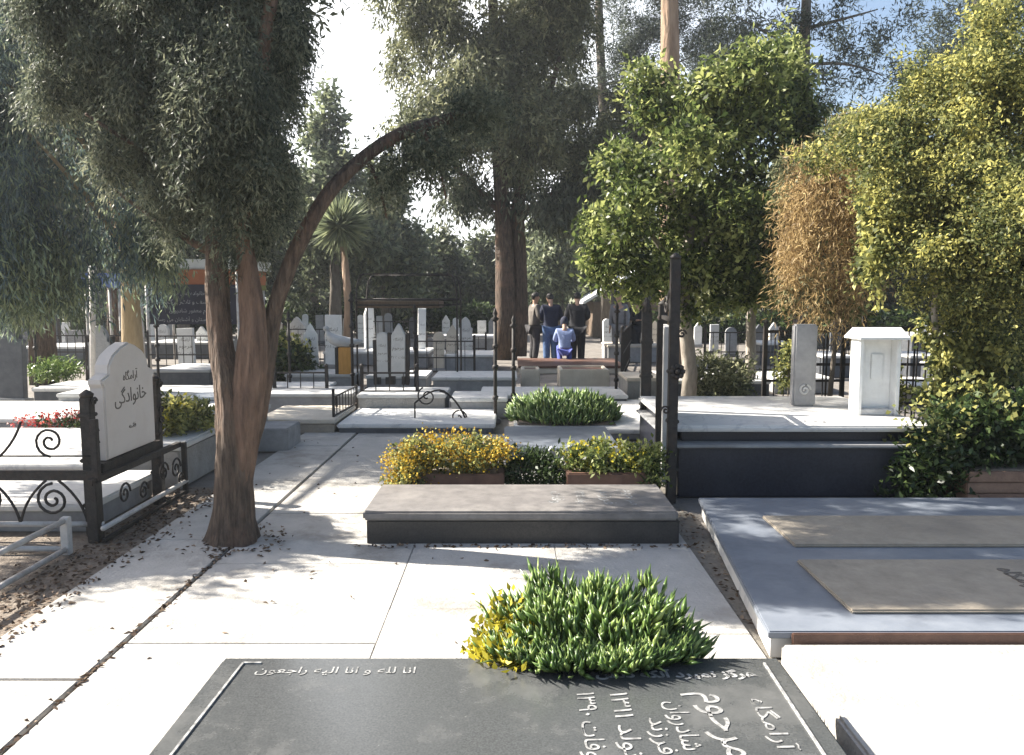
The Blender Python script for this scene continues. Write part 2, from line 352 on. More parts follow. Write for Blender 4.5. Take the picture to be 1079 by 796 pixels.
# Persian lettering: joined letter forms, laid out right to left
AR = {'ا': ('FE8D', 'FE8E'), 'آ': ('FE81', 'FE82'), 'ب': 'FE8F', 'پ': 'FB56', 'ت': 'FE95', 'ج': 'FE9D', 'ح': 'FEA1', 'خ': 'FEA5', 'د': ('FEA9', 'FEAA'),
      'ر': ('FEAD', 'FEAE'), 'ز': ('FEAF', 'FEB0'), 'س': 'FEB1', 'ش': 'FEB5', 'ع': 'FEC9', 'ف': 'FED1', 'ق': 'FED5', 'ک': 'FB8E', 'گ': 'FB92', 'ل': 'FEDD',
      'م': 'FEE1', 'ن': 'FEE5', 'و': ('FEED', 'FEEE'), 'ه': 'FEE9', 'ی': 'FBFC', 'ض': 'FEBD', 'ص': 'FEB9', 'ط': 'FEC1'}
def shape(s):
    o = ''
    for i, ch in enumerate(s):
        if ch not in AR: o += ch; continue
        f = AR[ch]; dual = isinstance(f, str)
        pj = i > 0 and s[i - 1] in AR and isinstance(AR[s[i - 1]], str)
        nj = dual and i + 1 < len(s) and s[i + 1] in AR
        if dual: o += chr(int(f, 16) + (3 if pj and nj else 1 if pj else 2 if nj else 0))
        else: o += chr(int(f[1 if pj else 0], 16))
    out = []; num = ''
    for ch in o:
        if ch.isdigit() or ch in '/': num += ch; continue
        if num: out.append(num); num = ''
        out.append(ch)
    if num: out.append(num)
    return ''.join(out[::-1])
def lettering(name, text, size, mtx, material, parent, align='CENTER', bold=.0, ext=.0015, fit=None):
    c = bpy.data.curves.new(name, 'FONT'); c.body = shape(text); c.size = size; c.align_x = align; c.extrude = ext; c.offset = bold; c.resolution_u = 3
    o = bpy.data.objects.new(name, c); C.objects.link(o); bpy.context.view_layer.update()
    me = bpy.data.meshes.new_from_object(o.evaluated_get(bpy.context.evaluated_depsgraph_get()))
    bpy.data.objects.remove(o); bpy.data.curves.remove(c)
    if fit and len(me.vertices):
        xs = [q.co.x for q in me.vertices]; me.transform(Matrix.Translation((-(min(xs) + max(xs)) / 2, 0, 0))); k = fit / (max(xs) - min(xs)); me.transform(Matrix.Diagonal((k, k if k < 1 else 1, 1, 1)))
    org = origin_of(parent); me.transform(Matrix.Translation(-org) @ mtx)
    me.materials.clear(); me.name = name
    return link(name, me, material, parent)
def plane_mtx(o, right, up):
    r = Vector(right).normalized(); u = Vector(up).normalized(); n = r.cross(u)
    m = Matrix((r, u, n)).transposed().to_4x4(); m.translation = o
    return m

# ------------------------------------------------------------------ setting: ground, pavement
g = MB().add([(-150, -30, -.012), (150, -30, -.012), (150, 260, -.012), (-150, 260, -.012)], [[0, 1, 2, 3]]).build('ground', M['ground']); tag(g, kind='structure')
g = MB().add([(-2.45, 1.2, -.006), (1.3, 1.2, -.006), (1.3, 9.25, -.006), (-2.45, 9.25, -.006)], [[0, 1, 2, 3]]).build('path_bedding', M['gap']); tag(g, kind='structure')
pv = MB(); rnd = random.Random(4)
cols = [(-2.38, -1.79), (-1.765, -.622), (-.6195, .268), (.2705, 1.12)]
for ci, (x0, x1) in enumerate(cols):
    y = [1.6, 1.35, 1.75, 1.45][ci]
    while y < 9.1:
        ln = rnd.choice([1.35, 1.6, 1.1, 1.9]); 
        y1 = min(y + ln, 9.2)
        tr = (ci in (0, 1) and y < 5.1 < y1)
        dz = rnd.uniform(-.006, .004)
        if ci == 0: dz += .008
        x1_ = x1 - (.03 if tr and ci == 0 else 0)
        pv.box(x0, x1_, y, y1 - (rnd.uniform(.012, .02) if ci < 2 and y < 3.2 else rnd.uniform(.002, .004)), -.03, .012 + dz * .6, .003, jit=.0012)
        y = y1
tag(pv.build('pavement', M['concrete']), kind='structure')
g = MB().add([(-6.5, 1.5, -.003), (-2.4, 1.5, -.003), (-2.4, 6.6, -.003), (-6.5, 6.6, -.003)], [[0, 1, 2, 3]]).build('soil', M['soil']); tag(g, kind='structure')
pv = MB(); pv.box(1.17, 6., 1.2, 3.37, -.03, .088, .012)
tag(pv.build('pavement', M['concrete']), kind='structure')

# ------------------------------------------------------------------ the near black grave
t = thing('grave_slab', (-.07, 2.35, 0), 'black granite slab with white Persian carving, lowest in the picture', 'grave', 'near graves')
MB().box(-1.03, .95, 1.93, 2.80, 0, .2, .006).build('base', M['granite_dark'], t)
ts = MB().box(-1.055, .975, 1.90, 2.83, .2, .28, .012).build('top_slab', M['granite'], t)
zt = .282
m_ = MB()
for a, b in [((-.985, 1.95), (-.965, 2.775)), ((.895, 1.95), (.905, 2.775)), ((-.965, 2.775), (-.9, 2.775))]:
    m_.bar((a[0], a[1], zt), (b[0], b[1], zt), .004)
m_.build('border_line', M['chisel'], ts)
lettering('inscription', 'انا لله و انا الیه راجعون', .11, plane_mtx((-.62, 2.70, zt), (1, 0, 0), (0, 1, 0)), M['chisel'], ts, bold=.0005, fit=.56, ext=.0003)
lettering('inscription', 'هرگز نمیرد آنکه دلش', .09, plane_mtx((.57, 2.67, zt), (1, 0, 0), (0, 1, 0)), M['chisel'], ts, bold=.003, fit=.56, ext=.0005)
for txt, x, y, sz, ft in [('آرامگاه', .80, 2.37, .08, .3), ('مرحوم', .67, 2.37, .17, .38), ('شادروان', .53, 2.36, .1, .28), ('فرزند', .45, 2.3, .08, .2), ('تولد ۱۳۱۱', .35, 2.37, .085, .38), ('وفات ۱۳۹۰', .24, 2.37, .085, .38)]:
    lettering('inscription', txt, sz, plane_mtx((x - sz * .3, y, zt), (0, -1, 0), (1, 0, 0)), M['chisel'], ts, 'CENTER', 0, .0005, fit=ft)

# fleshy plant behind it
rng = np.random.default_rng(3)
def fleshy(name, label, x0, x1, y0, y1, z, h, n, L, W, group, mats=('succ', 'succ_y'), yfrac=.12, bed=True, yside=0, over=None):
    t = thing(name, ((x0 + x1) / 2, (y0 + y1) / 2, z), label, 'plant', group)
    u = rng.uniform(-1, 1, (n, 2)); u = u[(u ** 2).sum(1) < 1.05]; k = len(u)
    hh = np.clip(1 - (u ** 2).sum(1) ** 3.2, 0, 1) ** .6
    cx, cy = (x0 + x1) / 2, (y0 + y1) / 2
    lump = .88 + .1 * np.sin(7 * u[:, 0] + 1) * np.cos(5 * u[:, 1]) + .05 * np.sin(13 * u[:, 0])
    zz = z + rng.uniform(.0, 1, k) ** .7 * np.maximum(h * hh * lump - L * .75, .01)
    if over: zz = np.where(cy + u[:, 1] * (y1 - y0) / 2 < over[0], np.maximum(zz, over[1]), zz)
    p = np.stack([cx + u[:, 0] * (x1 - x0) / 2, cy + u[:, 1] * (y1 - y0) / 2, zz], 1)
    d = np.stack([u[:, 0] * .42, u[:, 1] * .42, np.ones(k) * .9], 1) + .3 * rng.normal(size=(k, 3))
    tone = np.clip(.5 + .2 * rng.normal(size=k), 0, 1)
    isy = (u[:, 0] < -.74 + .14 * rng.normal(size=k)) & (zz < z + h * .8) if yside else np.zeros(k, bool)
    mesh_np('foliage', *blades(rng, p[~isy], d[~isy], L, W, tone[~isy]), M[mats[0]], t)
    if isy.any(): 
        q = np.repeat(p[isy], 6, 0); q = q + rng.normal(size=q.shape) * .035; q[:, 2] = np.maximum(q[:, 2], z + .01)
        mesh_np('yellow_foliage', *leaves(rng, q, rng.normal(size=q.shape) + [0, 0, .6], .04, .018, rng.uniform(0, 1, len(q))), M[mats[1]], t)
    if bed: MB().box(x0 + .06, x1 - .06, y0 + .08, y1 - .08, z - .02, z + .03, .015).build('soil_bed', M['soil'], t)
    return t
fleshy('succulent_clump', 'big clump of fleshy green blades, yellow at its left, behind the nearest black slab', -.15, .74, 2.68, 3.3, .0, .56, 6800, .1, .021, 'succulent beds', yside=1, over=(2.86, .285))
# narrow soil box under that clump
t = thing('planter_box', (.3, 3.05, 0), 'low cement planting box hidden under the nearest clump of fleshy leaves', 'planter')
MB().box(-.05, .68, 2.86, 3.2, 0, .2, .01).build('box', M['cement'], t)

# ------------------------------------------------------------------ the second, thick black slab with flower boxes behind
t = thing('grave_slab', (.05, 5.4, 0), 'thick brown black stone block with dusty top, between the two flower beds', 'grave', 'near graves')
MB().box(-.93, 1.07, 5.03, 5.75, 0, .165, .01).build('base', M['granite_dark'], t)
MB().box(-.95, 1.06, 5.01, 5.76, .165, .225, .014).build('top_slab', M['granite_top'], t)
ts = t.children[1]
for k, q in enumerate(('مرحوم', 'فرزند', 'تولد ۱۳۲۵', 'وفات')): lettering('inscription', q, .12, plane_mtx((.78 - k * .17, 5.38, .2258), (0, -1, 0), (1, 0, 0)), M['chisel'], ts, 'CENTER', 0, .0004, fit=.42 - .04 * k)
def flowerbox(x0, x1, y0, y1, h, label):
    t = thing('planter_box', ((x0 + x1) / 2, (y0 + y1) / 2, 0), label, 'planter', 'dark planter boxes')
    m = MB(); m.box(x0, x1, y0, y0 + .05, 0, h, .01); m.box(x0, x1, y1 - .05, y1, 0, h, .01); m.box(x0, x0 + .05, y0 + .052, y1 - .052, 0, h - .003, .01); m.box(x1 - .05, x1, y0 + .052, y1 - .052, 0, h - .003, .01)
    m.build('box', M['redstone'], t); MB().box(x0 + .05, x1 - .05, y0 + .05, y1 - .05, .02, h - .03, 0).build('soil_bed', M['soil'], t)
flowerbox(-.72, -.06, 6.0, 6.45, .24, 'dark red brown planter box under the orange yellow flowers')
flowerbox(.42, 1.05, 6.0, 6.45, .25, 'dark red brown planter box under the green bush beside the iron frame')
def bushy(name, label, blobs, n, m, L, W, spread, mk, cat='plant', group=None, zmin=0, extra=None, stem=None, out=.6, droop=0., rnd=.9, seed=1, tsd=.2):
    r = np.random.default_rng(seed); b0 = blobs[0]
    t = thing(name, (b0[0], b0[1], 0), label, cat, group)
    p, d, tn = sprays(r, blobs, n, m, spread, out, droop, rnd, .35, .25, tsd, zmin=zmin)
    mesh_np('foliage', *leaves(r, p, d, L, W, tn), M[mk], t)
    if extra:
        p, d, tn = sprays(r, extra[0], extra[1], extra[2], spread, .8, -.2, .9, .8, .2, .25, zmin=zmin)
        mesh_np(extra[4], *leaves(r, p, d, extra[5], extra[5], tn), M[extra[3]], t)
    if stem:
        q = MB()
        for s in stem: q.tube(s, .008, 5)
        q.build('stem', M['bark_grey'], t)
    return t
bushy('flower_bush', 'orange yellow flowers spilling over the left planter box', [(-.4, 6.22, .35, .42, .24, .12), (-.78, 6.1, .27, .16, .2, .2), (-.82, 6.0, .14, .12, .14, .14)], 420, 12, .035, .024, .05, 'vine', group='flowers behind the thick slab',
      extra=([(-.4, 6.22, .38, .42, .24, .12), (-.8, 6.05, .22, .17, .2, .22)], 330, 12, 'flower_y', 'blossom', .02), seed=5)
bushy('low_bush', 'dark green low bush between the two planter boxes', [(.18, 6.3, .18, .28, .2, .2)], 260, 12, .05, .018, .05, 'bush', group='flowers behind the thick slab', seed=6)
bushy('low_bush', 'green bush on the right planter box beside the iron frame', [(.7, 6.2, .33, .33, .2, .1), (1.05, 6.1, .28, .12, .16, .16)], 260, 12, .045, .024, .05, 'citrus', group='flowers behind the thick slab', extra=([(.75, 6.2, .35, .33, .2, .1)], 40, 8, 'succ_y', 'blossom', .03), seed=7)

# ------------------------------------------------------------------ pale ledges and second fleshy bed
def grave(label, x0, x1, y0, y1, h, mt, mb, lip=.02, th=.05, group='graves in the rows', name='grave_slab', step=None):
    t = thing(name, ((x0 + x1) / 2, (y0 + y1) / 2, 0), label, 'grave', group)
    if step:
        MB().box(x0 - step, x1 + step, y0 - step, y1 + step, 0, h * .45, .01).build('plinth', M[mb], t)
        MB().box(x0 + lip, x1 - lip, y0 + lip, y1 - lip, h * .45, h - th, .008).build('base', M[mb], t)
    else:
        MB().box(x0 + lip, x1 - lip, y0 + lip, y1 - lip, 0, h - th, .008).build('base', M[mb], t)
    MB().box(x0, x1, y0, y1, h - th, h, .012).build('top_slab', M[mt], t)
    return t
def pg(px0, px1, py, z=0):       # x-range and front y of a slab whose front foot shows at py
    a = gp(px0, py, z); b = gp(px1, py, z); return a.x, b.x, a.y
grave('polished marble step coloured blue grey for its sky reflection, just behind the flower boxes', -.08, 1.0, 7.25, 8.5, .2, 'bluestone', 'bluestone', group='near graves')  # reflected sky is put into the blue-grey stone colour
grave('long white marble ledge holding the second fleshy green bed', .02, 1.95, 8.75, 11.3, .12, 'marble', 'grey', group='near graves')
fleshy('succulent_clump', 'long bright green fleshy bed farther back, left of the iron frame', 0.0, 1.24, 8.95, 10.2, .12, .34, 3400, .16, .04, 'succulent beds', bed=True)

# ------------------------------------------------------------------ tall iron frame seen edge-on, right of the thick slab
t = thing('memorial_frame', (1.25, 6.4, 0), 'tall black iron frame seen edge on around a pale stone, beside the navy tomb', 'memorial')
A = Vector((1.225, 6.1, 0)); B = Vector((1.335, 7.15, 0)); dv = B - A
for P, h in ((A, 1.86), (B, 1.5)):
    m = MB(); m.box(P.x - .036, P.x + .036, P.y - .036, P.y + .036, 0, h, .006)
    for z in (.25, .62, 1.0, 1.38): m.box(P.x - .045, P.x + .045, P.y - .045, P.y + .045, z, z + .03, .006)
    m.lathe([(.04, 0), (.045, .02), (.02, .04), (.004, .05)], (P.x, P.y, h), 10)
    m.build('post', M['iron'], t)
q = A + Vector((-.07, .2, 0)); MB().box(q.x - .022, q.x + .022, q.y - .022, q.y + .022, 0, 1.40, .005).build('post', M['iron'], t)
for z in (.06, .5, 1.40): MB().bar(A + Vector((0, 0, z)), B + Vector((0, 0, z)), .016).build('rail', M['iron'], t)
for i in range(1, 6):
    q = A + dv * (i / 6); MB().bar(q + Vector((0, 0, .05)), q + Vector((0, 0, .5)), .008).build('bar', M['iron'], t)
MB().prism([(A.x + dv.x * f + o, A.y + dv.y * f) for f, o in ((.12, -.06), (.12, .03), (.9, .03), (.9, -.02))], 'z', .12, 1.34, .008).build('stone_panel', M['paleg'], t)
for z, f, r0 in ((1.53, .3, .12), (1.5, .7, .09)):
    q = A + dv * f; MB().spiral((q.x, q.y, z), r0, 1.5, .01, 'yz').build('scroll', M['iron'], t)
m = MB(); rc = Vector((A.x + .02, A.y - .05, 1.02))
for k in range(8):
    a = k * math.pi / 4; m.ball(rc + Vector((math.cos(a) * .04, -.008, math.sin(a) * .04)), .024, 1, (1, .5, 1))
m.ball(rc + Vector((0, -.02, 0)), .022, 1)
m.build('rosette', M['iron'], t)
for z, q in ((1.3, 1), (.72, -1)): MB().spiral((A.x + .055 * q, A.y - .02, z), .035, 1.4, .008, 'xz', 0 if q > 0 else math.pi, q).build('scroll', M['iron'], t)
# second frame further back
t = thing('memorial_frame', (1.43, 8.4, 0), 'slimmer black iron frame directly behind the tall one', 'memorial')
for x, y, h in ((1.37, 8.2, 1.42), (1.44, 8.65, 1.45)):
    m = MB(); m.box(x - .05, x + .05, y - .035, y + .035, .0, h, .006)
    for z in (.4, .75, 1.1): m.box(x - .062, x + .062, y - .05, y + .05, z, z + .03, .005)
    m.lathe([(.05, 0), (.025, .03), (.04, .06), (.004, .12)], (x, y, h), 10); m.build('post', M['iron'], t)
MB().box(1.375, 1.42, 8.24, 8.61, .35, 1.2, .008).build('stone_panel', M['grey'], t)
MB().bar((1.37, 8.2, 1.36), (1.44, 8.65, 1.36), .015).build('rail', M['iron'], t)

# ------------------------------------------------------------------ navy tomb with shrine, right
t = thing('tomb', (2.35, 7.1, 0), 'big navy black polished tomb with wide pale marble top, right of the iron frame', 'tomb')
MB().box(1.31, 3.36, 6.26, 8.15, 0, .40, .008).build('base', M['navy'], t)
MB().box(1.27, 3.40, 6.22, 8.2, .40, .425, .008).build('ledge', M['grey'], t)
MB().box(1.36, 3.30, 6.40, 8.1, .425, .515, .008).build('riser', M['navy'], t)
MB().box(1.29, 3.36, 6.30, 8.18, .515, .565, .016).build('top_slab', M['marble'], t)
t = thing('shrine_headstone', (3.08, 6.95, .565), 'white marble shrine shaped headstone with gabled cap standing on the navy tomb', 'headstone')
a = at(907, 436, 6.85); b = at(942, 436, 6.85)
z0, z1 = .567, at(0, 358, 6.85).z
x0, x1 = a.x, b.x
MB().box(x0, x1, 6.95, 7.02, z0, z1, .004).build('back_panel', M['white'], t)
for xx in (x0 - .035, x1): MB().box(xx, xx + .035, 6.84, 7.03, z0, z1, .005).build('side_panel', M['white'], t)
MB().box(x0 + .002, x1 - .002, 6.86, 6.948, z0, z0 + .05, .005).build('sill', M['marble'], t)
MB().prism([(6.77, z1 + .002), (7.1, z1 + .002), (7.1, z1 + .022), (6.94, z1 + .1), (6.77, z1 + .022)], 'x', x0 - .07, x1 + .075, .006).build('cap', M['white'], t)
MB().box(x0 + .11, x0 + .21, 6.935, 6.948, z0 + .3, z0 + .52, .004).build('plaque', M['white'], t)
t = thing('headstone', (2.66, 7.45, .565), 'narrow grey carved stele standing on the navy tomb left of the shrine', 'headstone')
a = at(834, 428, 7.4); b = at(858, 428, 7.4); zt_ = at(0, 342, 7.4).z
m = MB(); m.box(a.x + .01, b.x + .01, 7.4, 7.5, .567, zt_, .015); m.build('slab', M['grey'], t)
xm = (a.x + b.x) / 2
for k in range(1): MB().spiral((xm + .01, 7.398, .72), .055, 1.6, .012, 'xz', k * 2).build('carving', M['paleg'], t)

# ------------------------------------------------------------------ low blue-grey platform, right foreground
t = thing('grave_platform', (2.6, 4.5, 0), 'wide low blue grey marble platform with two tan inset panels, right foreground', 'grave', 'near graves')
MB().prism([(1.14, 3.42), (4.9, 3.42), (4.9, 5.7), (1.37, 5.7)], 'z', 0, .10, .004).build('base', M['marble'], t)
MB().prism([(1.12, 3.39), (4.93, 3.39), (4.93, 5.72), (1.35, 5.72)], 'z', .10, .135, .006).build('top_slab', M['bluestone'], t)
MB().box(1.22, 4.9, 3.374, 3.388, .06, .132, .004).build('front_edging', M['redstone'], t)
for (x0, x1, y0, y1) in ((1.56, 3.7, 3.58, 4.30), (1.64, 3.9, 4.56, 5.18)):
    o = MB().box(x0, x1, y0, y1, .135, .155, .008).build('inset_panel', M['tan'], t)
    if y0 < 4:
        for k, s in enumerate(['آرامگاه', 'وفات', 'تولد']): lettering('inscription', s, .13, plane_mtx((2.56 + k * .2, 3.98, .1565), (0, -1, 0), (1, 0, 0)), M['ink'], o, 'CENTER', .003)

# ------------------------------------------------------------------ left enclosure: iron fence, headstone, plinth, pipes
t = thing('grave_slab', (-4.3, 5.6, 0), 'broad white marble slab behind the scrolled iron fence at left', 'grave', 'near graves')
a = t
MB().box(-6.2, -2.86, 5.32, 6.3, 0, .15, .01).build('base', M['grey'], t); MB().box(-6.25, -2.82, 5.28, 6.35, .15, .2, .012).build('top_slab', M['marble'], t)
t = thing('iron_fence', (-4.2, 5.12, 0), 'black wrought iron fence with spiral scrolls along the left edge', 'fence')
FY = 5.13
MB().box(-6.3, -2.70, FY - .012, FY + .012, .40, .465, .004).build('rail', M['iron'], t)
m = MB(); m.tube([(-6.3, FY, .11), (-2.66, FY, .11)], .018, 8); m.build('rail', M['pipe'], t)
for k in range(8):
    x = -2.98 - k * .44
    MB().spiral((x, FY, .655), .1, 1.7, .009, 'xz', -1.57, 1 if k % 2 else -1).build('scroll', M['iron'], t)
    MB().spiral((x, FY, .27), .11, 1.9, .010, 'xz', 1.57, -1 if k % 2 else 1).build('scroll', M['iron'], t)
    for q in (-1, 1): MB().tube(bez((x + q * .22, FY, .11), (x + q * .19, FY, .28), (x + q * .04, FY, .40)), .009, 5).build('scroll', M['iron'], t)
    if k % 2: MB().tube(bez((x + .26, FY, .78), (x + .2, FY, .6), (x, FY, .47)), .009, 5).build('scroll', M['iron'], t)
MB().tube([(-6.3, FY, .56), (-5.0, FY, .56), (-2.72, FY, .56)], .006, 5).build('rail', M['iron'], t)
for x in (-2.69, -4.5): MB().box(x - .022, x + .022, FY - .022, FY + .022, 0, .8, .004).build('post', M['iron'], t)
MB().tube([(-2.63, 5.06, .1), (-2.63, 6.4, .1)], .018, 8).build('rail', M['pipe'], t); MB().bar((-2.63, 5.06, .02), (-2.63, 6.4, .02), .012).build('rail', M['iron'], t)
for y, z, r0 in ((5.38, .25, .08), (5.66, .2, .07), (6.0, .26, .08), (6.22, .24, .09), (6.3, .14, .05)): MB().spiral((-2.635, y, z), r0, 1.6, .008, 'yz', 0).build('scroll', M['iron'], t)
MB().box(-2.65, -2.615, 6.36, 6.4, 0, .42, .004).build('post', M['iron'], t)
# headstone in an iron frame, its face to the path
t = thing('framed_headstone', (-2.78, 5.75, 0), 'pale arched headstone with dark lettering in an iron frame, left of the big trunk', 'headstone')
def ogee(w, h0, h1):      # half-width, shoulder height, apex height
    L = [(-w, 0), (w, 0), (w, h0 - .06), (w * 1.06, h0 - .03), (w * 1.06, h0), (w * .8, h0 + .03), (w * .78, h0 + (h1 - h0) * .4), (w * .6, h0 + (h1 - h0) * .68), (w * .3, h0 + (h1 - h0) * .88), (0, h1)]
    return L + [(-x, z) for x, z in L[:1:-1] if x > 0]
yc, zb = 5.745, .48
ts = MB().prism([(yc + u, zb + v) for u, v in ogee(.37, .55, .78)], 'x', -2.84, -2.735, .012).build('slab', M['pinkmarble'], t)
for txt, z, s in (('آرامگاه', 1.02, .085), ('خانوادگی', .88, .14), ('فاتحه', .66, .05)):
    lettering('inscription', txt, s, plane_mtx((-2.733, yc, z - s * .3), (0, 1, 0), (0, 0, 1)), M['ink'], ts, 'CENTER', -.0008)
for y in (5.24, 6.24):
    m = MB(); m.box(-2.82, -2.75, y - .036, y + .036, 0, .93, .006)
    for z in (.2, .5, .8): m.box(-2.83, -2.74, y - .046, y + .046, z, z + .025, .005)
    for z in (.62, .7, .9): m.spiral((-2.735, y, z), .03, 1.2, .008, 'yz')
    m.lathe([(.04, 0), (.045, .02), (.02, .04), (.004, .05)], (-2.785, y, .93), 10)
    m.build('post', M['iron'], t)
m = MB(); m.box(-2.85, -2.72, 5.287, 6.193, .41, .475, .006); m.bar((-2.70, 5.05, .40), (-2.68, 6.4, .40), .02)
for y in (5.1, 6.05): m.box(-2.735, -2.665, y - .035, y + .035, 0, .40, .005)
m.build('rail', M['iron'], t)
# pipe railing close on the left
t = thing('pipe_railing', (-2.75, 4.87, 0), 'low whitish pipe railing nearest the left edge', 'railing')
for a, b in (((-2.75, 4.85, .215), (-2.76, 3.2, .215)), ((-2.75, 4.85, .035), (-6.2, 4.85, .035)), ((-2.75, 4.85, .035), (-2.76, 3.2, .035))): MB().tube([a, b], .018, 8).build('rail', M['pipe'], t)
for y in (4.85, 3.3): MB().box(-2.775, -2.725, y - .025, y + .025, 0, .235, .004).build('post', M['pipe'], t)
# grey plinth behind the headstone
t = thing('grave_plinth', (-3.0, 7.6, 0), 'long raised grey cement plinth running behind the framed headstone', 'grave', 'near graves')
MB().box(-3.25, -2.72, 6.5, 8.9, 0, .33, .015).build('base', M['cement'], t); MB().box(-3.27, -2.69, 6.47, 8.93, .33, .39, .015).build('top_slab', M['paleg'], t)
t = thing('stone_block', (-2.45, 8.2, 0), 'small dark stone block against the end of the grey plinth', 'block')
MB().box(-2.68, -2.28, 8.1, 8.6, 0, .24, .012).build('block', M['grey'], t)
bushy('low_bush', 'yellow green bush on the grey plinth beside the framed headstone', [(-3.0, 6.9, .55, .22, .22, .18), (-2.85, 7.2, .5, .18, .2, .14)], 240, 10, .06, .03, .05, 'vine', group=None, zmin=.39, extra=([(-3.0, 6.9, .6, .2, .2, .16)], 30, 6, 'succ_y', 'blossom', .03), seed=9)
bushy('red_flowers', 'row of red flowers behind the scrolled iron fence', [(-4.55, 8.62, .2, .75, .14, .1)], 160, 10, .035, .025, .04, 'bush', zmin=.0, extra=([(-4.55, 8.62, .24, .75, .14, .09)], 110, 8, 'flower_r', 'blossom', .03), seed=10)
t = thing('frame_stand', (-2.85, 7.4, .39), 'small white square frame on the grey plinth left of the trunk', 'frame')
a, b = Vector((-2.98, 7.4, .39)), Vector((-2.72, 7.4, .39)); m = MB()
for p in (a, b): m.bar(p, p + Vector((0, 0, .24)), .012); m.bar(p + Vector((0, .35, 0)), p + Vector((0, .35, .24)), .012)
m.box(-3.0, -2.7, 7.38, 7.77, .63, .655, .004); m.build('frame', M['white'], t)
grave('wide white marble slab behind the fence, bordered by red flowers', -6.6, -3.35, 6.55, 8.4, .2, 'marble', 'grey', group='near graves')
grave('grey edged white slab beyond the red flowers at left', -7.2, -3.4, 8.9, 10.4, .22, 'marble', 'grey', group='near graves')
# leaf litter on the soil strip
rr = np.random.default_rng(8); n = 1300
p = np.stack([rr.uniform(-2.72, -2.36, n), rr.uniform(2.6, 6.5, n), rr.uniform(.0, .02, n)], 1)
p2 = np.stack([rr.uniform(-6, -2.8, 700), rr.uniform(3.2, 5.2, 700), rr.uniform(.0, .02, 700)], 1)
p3 = np.stack([rr.uniform(-2.3, 1.0, 110), rr.uniform(2.9, 8.8, 110), rr.uniform(.014, .02, 110)], 1)
p4 = np.stack([-1.78 + .012 * rr.normal(size=170), rr.uniform(2.6, 5.0, 170), rr.uniform(.008, .018, 170)], 1)
an = rr.uniform(0, 6.28, 150); ra = .17 + np.abs(rr.normal(size=150)) * .1
p5 = np.stack([-1.75 + ra * np.cos(an), 5.08 + ra * np.sin(an), rr.uniform(.014, .022, 150)], 1)
p6 = np.stack([rr.uniform(-1., 1.15, 120), 4.985 - np.abs(rr.normal(size=120)) * .03, rr.uniform(.014, .022, 120)], 1)
p7 = np.stack([rr.uniform(1.13, 1.33, 160), rr.uniform(3.5, 5.9, 160), rr.uniform(-.002, .01, 160)], 1)
p8 = np.stack([-2.36 + np.abs(rr.normal(size=160)) * .06, rr.uniform(2.6, 6.4, 160), rr.uniform(.018, .024, 160)], 1)
p = np.concatenate([p, p2, p3, p4, p5, p6, p7, p8]); d = rr.normal(size=p.shape) * [1, 1, .12]
V, F, T = leaves(rr, p, d, .035, .018, rr.uniform(0, 1, len(p)))
V[:, 2] = np.maximum(V[:, 2], .004)
tag(mesh_np('leaf_litter', V, F, T, M['litter']), 'scattered dry leaves on the soil and paving', 'leaf litter', kind='stuff')

# ------------------------------------------------------------------ trees
def limb(m, pts, r0, r1, n=9, wob=.06): m.tube(pts, lerp(r0, r1, len(pts)), n, wob=wob)
# T1 big leaning-branched tree by the path
t = thing('cypress_tree', (-1.80, 5.1, 0), 'big near cypress with reddish forked trunk and a long limb leaning right', 'tree')
Y1 = 5.1
m = MB(); q0 = at(246, 574, Y1); q0.z = -.02
barktube(m, [q0, at(247, 560, Y1), at(248, 520, Y1), at(246, 450, Y1), at(240, 405, Y1 - .01), at(233, 360, Y1), at(229, 270, Y1 + .05), at(235, 180, Y1 + .1), at(245, 60, Y1 + .1), at(240, -120, Y1 + .15), at(235, -420, Y1 + .15)], [.15, .135, .118, .118, .1, .072, .062, .058, .05, .04, .02], 40, .15, 1.3, .28)
m.build('trunk', M['bark'], t)
m = MB(); barktube(m, [at(252, 545, Y1 - .01), at(256, 480, Y1 - .02), at(260, 430, Y1 - .03), at(265, 385, Y1 - .03), at(267, 340, Y1 - .03), at(262, 290, Y1 - .02), at(256, 230, Y1), at(268, 120, Y1 - .1), at(290, -40, Y1 - .1), at(300, -240, Y1)], [.05, .09, .1, .096, .078, .066, .056, .05, .035, .02], 36, .15, 5.1)
m.build('stem', M['bark_bare'], t)
m = MB(); barktube(m, [at(256, 500, Y1 + .04), at(264, 450, Y1 + .05), at(273, 400, Y1 + .06), at(283, 350, Y1 + .06), at(294, 310, Y1 + .05), at(316, 256, Y1 + .05), at(347, 203, Y1 + .1), at(385, 165, Y1 + .2), at(425, 140, Y1 + .3), at(470, 126, Y1 + .5), at(500, 112, Y1 + .65)], [.06, .085, .08, .062, .05, .047, .046, .042, .04, .034, .02], 26, .14, 8.2)
limb(m, [at(385, 165, Y1 + .2), at(400, 195, Y1 + .22), at(408, 232, Y1 + .25)], .02, .006, 6); limb(m, [at(440, 132, Y1 + .35), at(462, 165, Y1 + .4), at(470, 210, Y1 + .42)], .02, .006, 6)
for s in ((228, 270, 120, 200), (235, 200, 90, 120), (240, 150, 310, 60), (240, 90, 150, 30), (232, 240, 170, 220)):
    limb(m, bez(at(s[0], s[1], Y1 + .05), at((s[0] + s[2]) / 2, s[1] - 30, Y1 + .1), at(s[2], s[3], Y1 + random.uniform(-.3, .3)), 6), .03, .008, 6)
m.build('branch', M['bark'], t)
r = np.random.default_rng(21)
def B_(px, py, Y, rx, ry, rz, wgt=1): p = at(px, py, Y); return (p.x, p.y, p.z, rx, ry, rz, wgt)
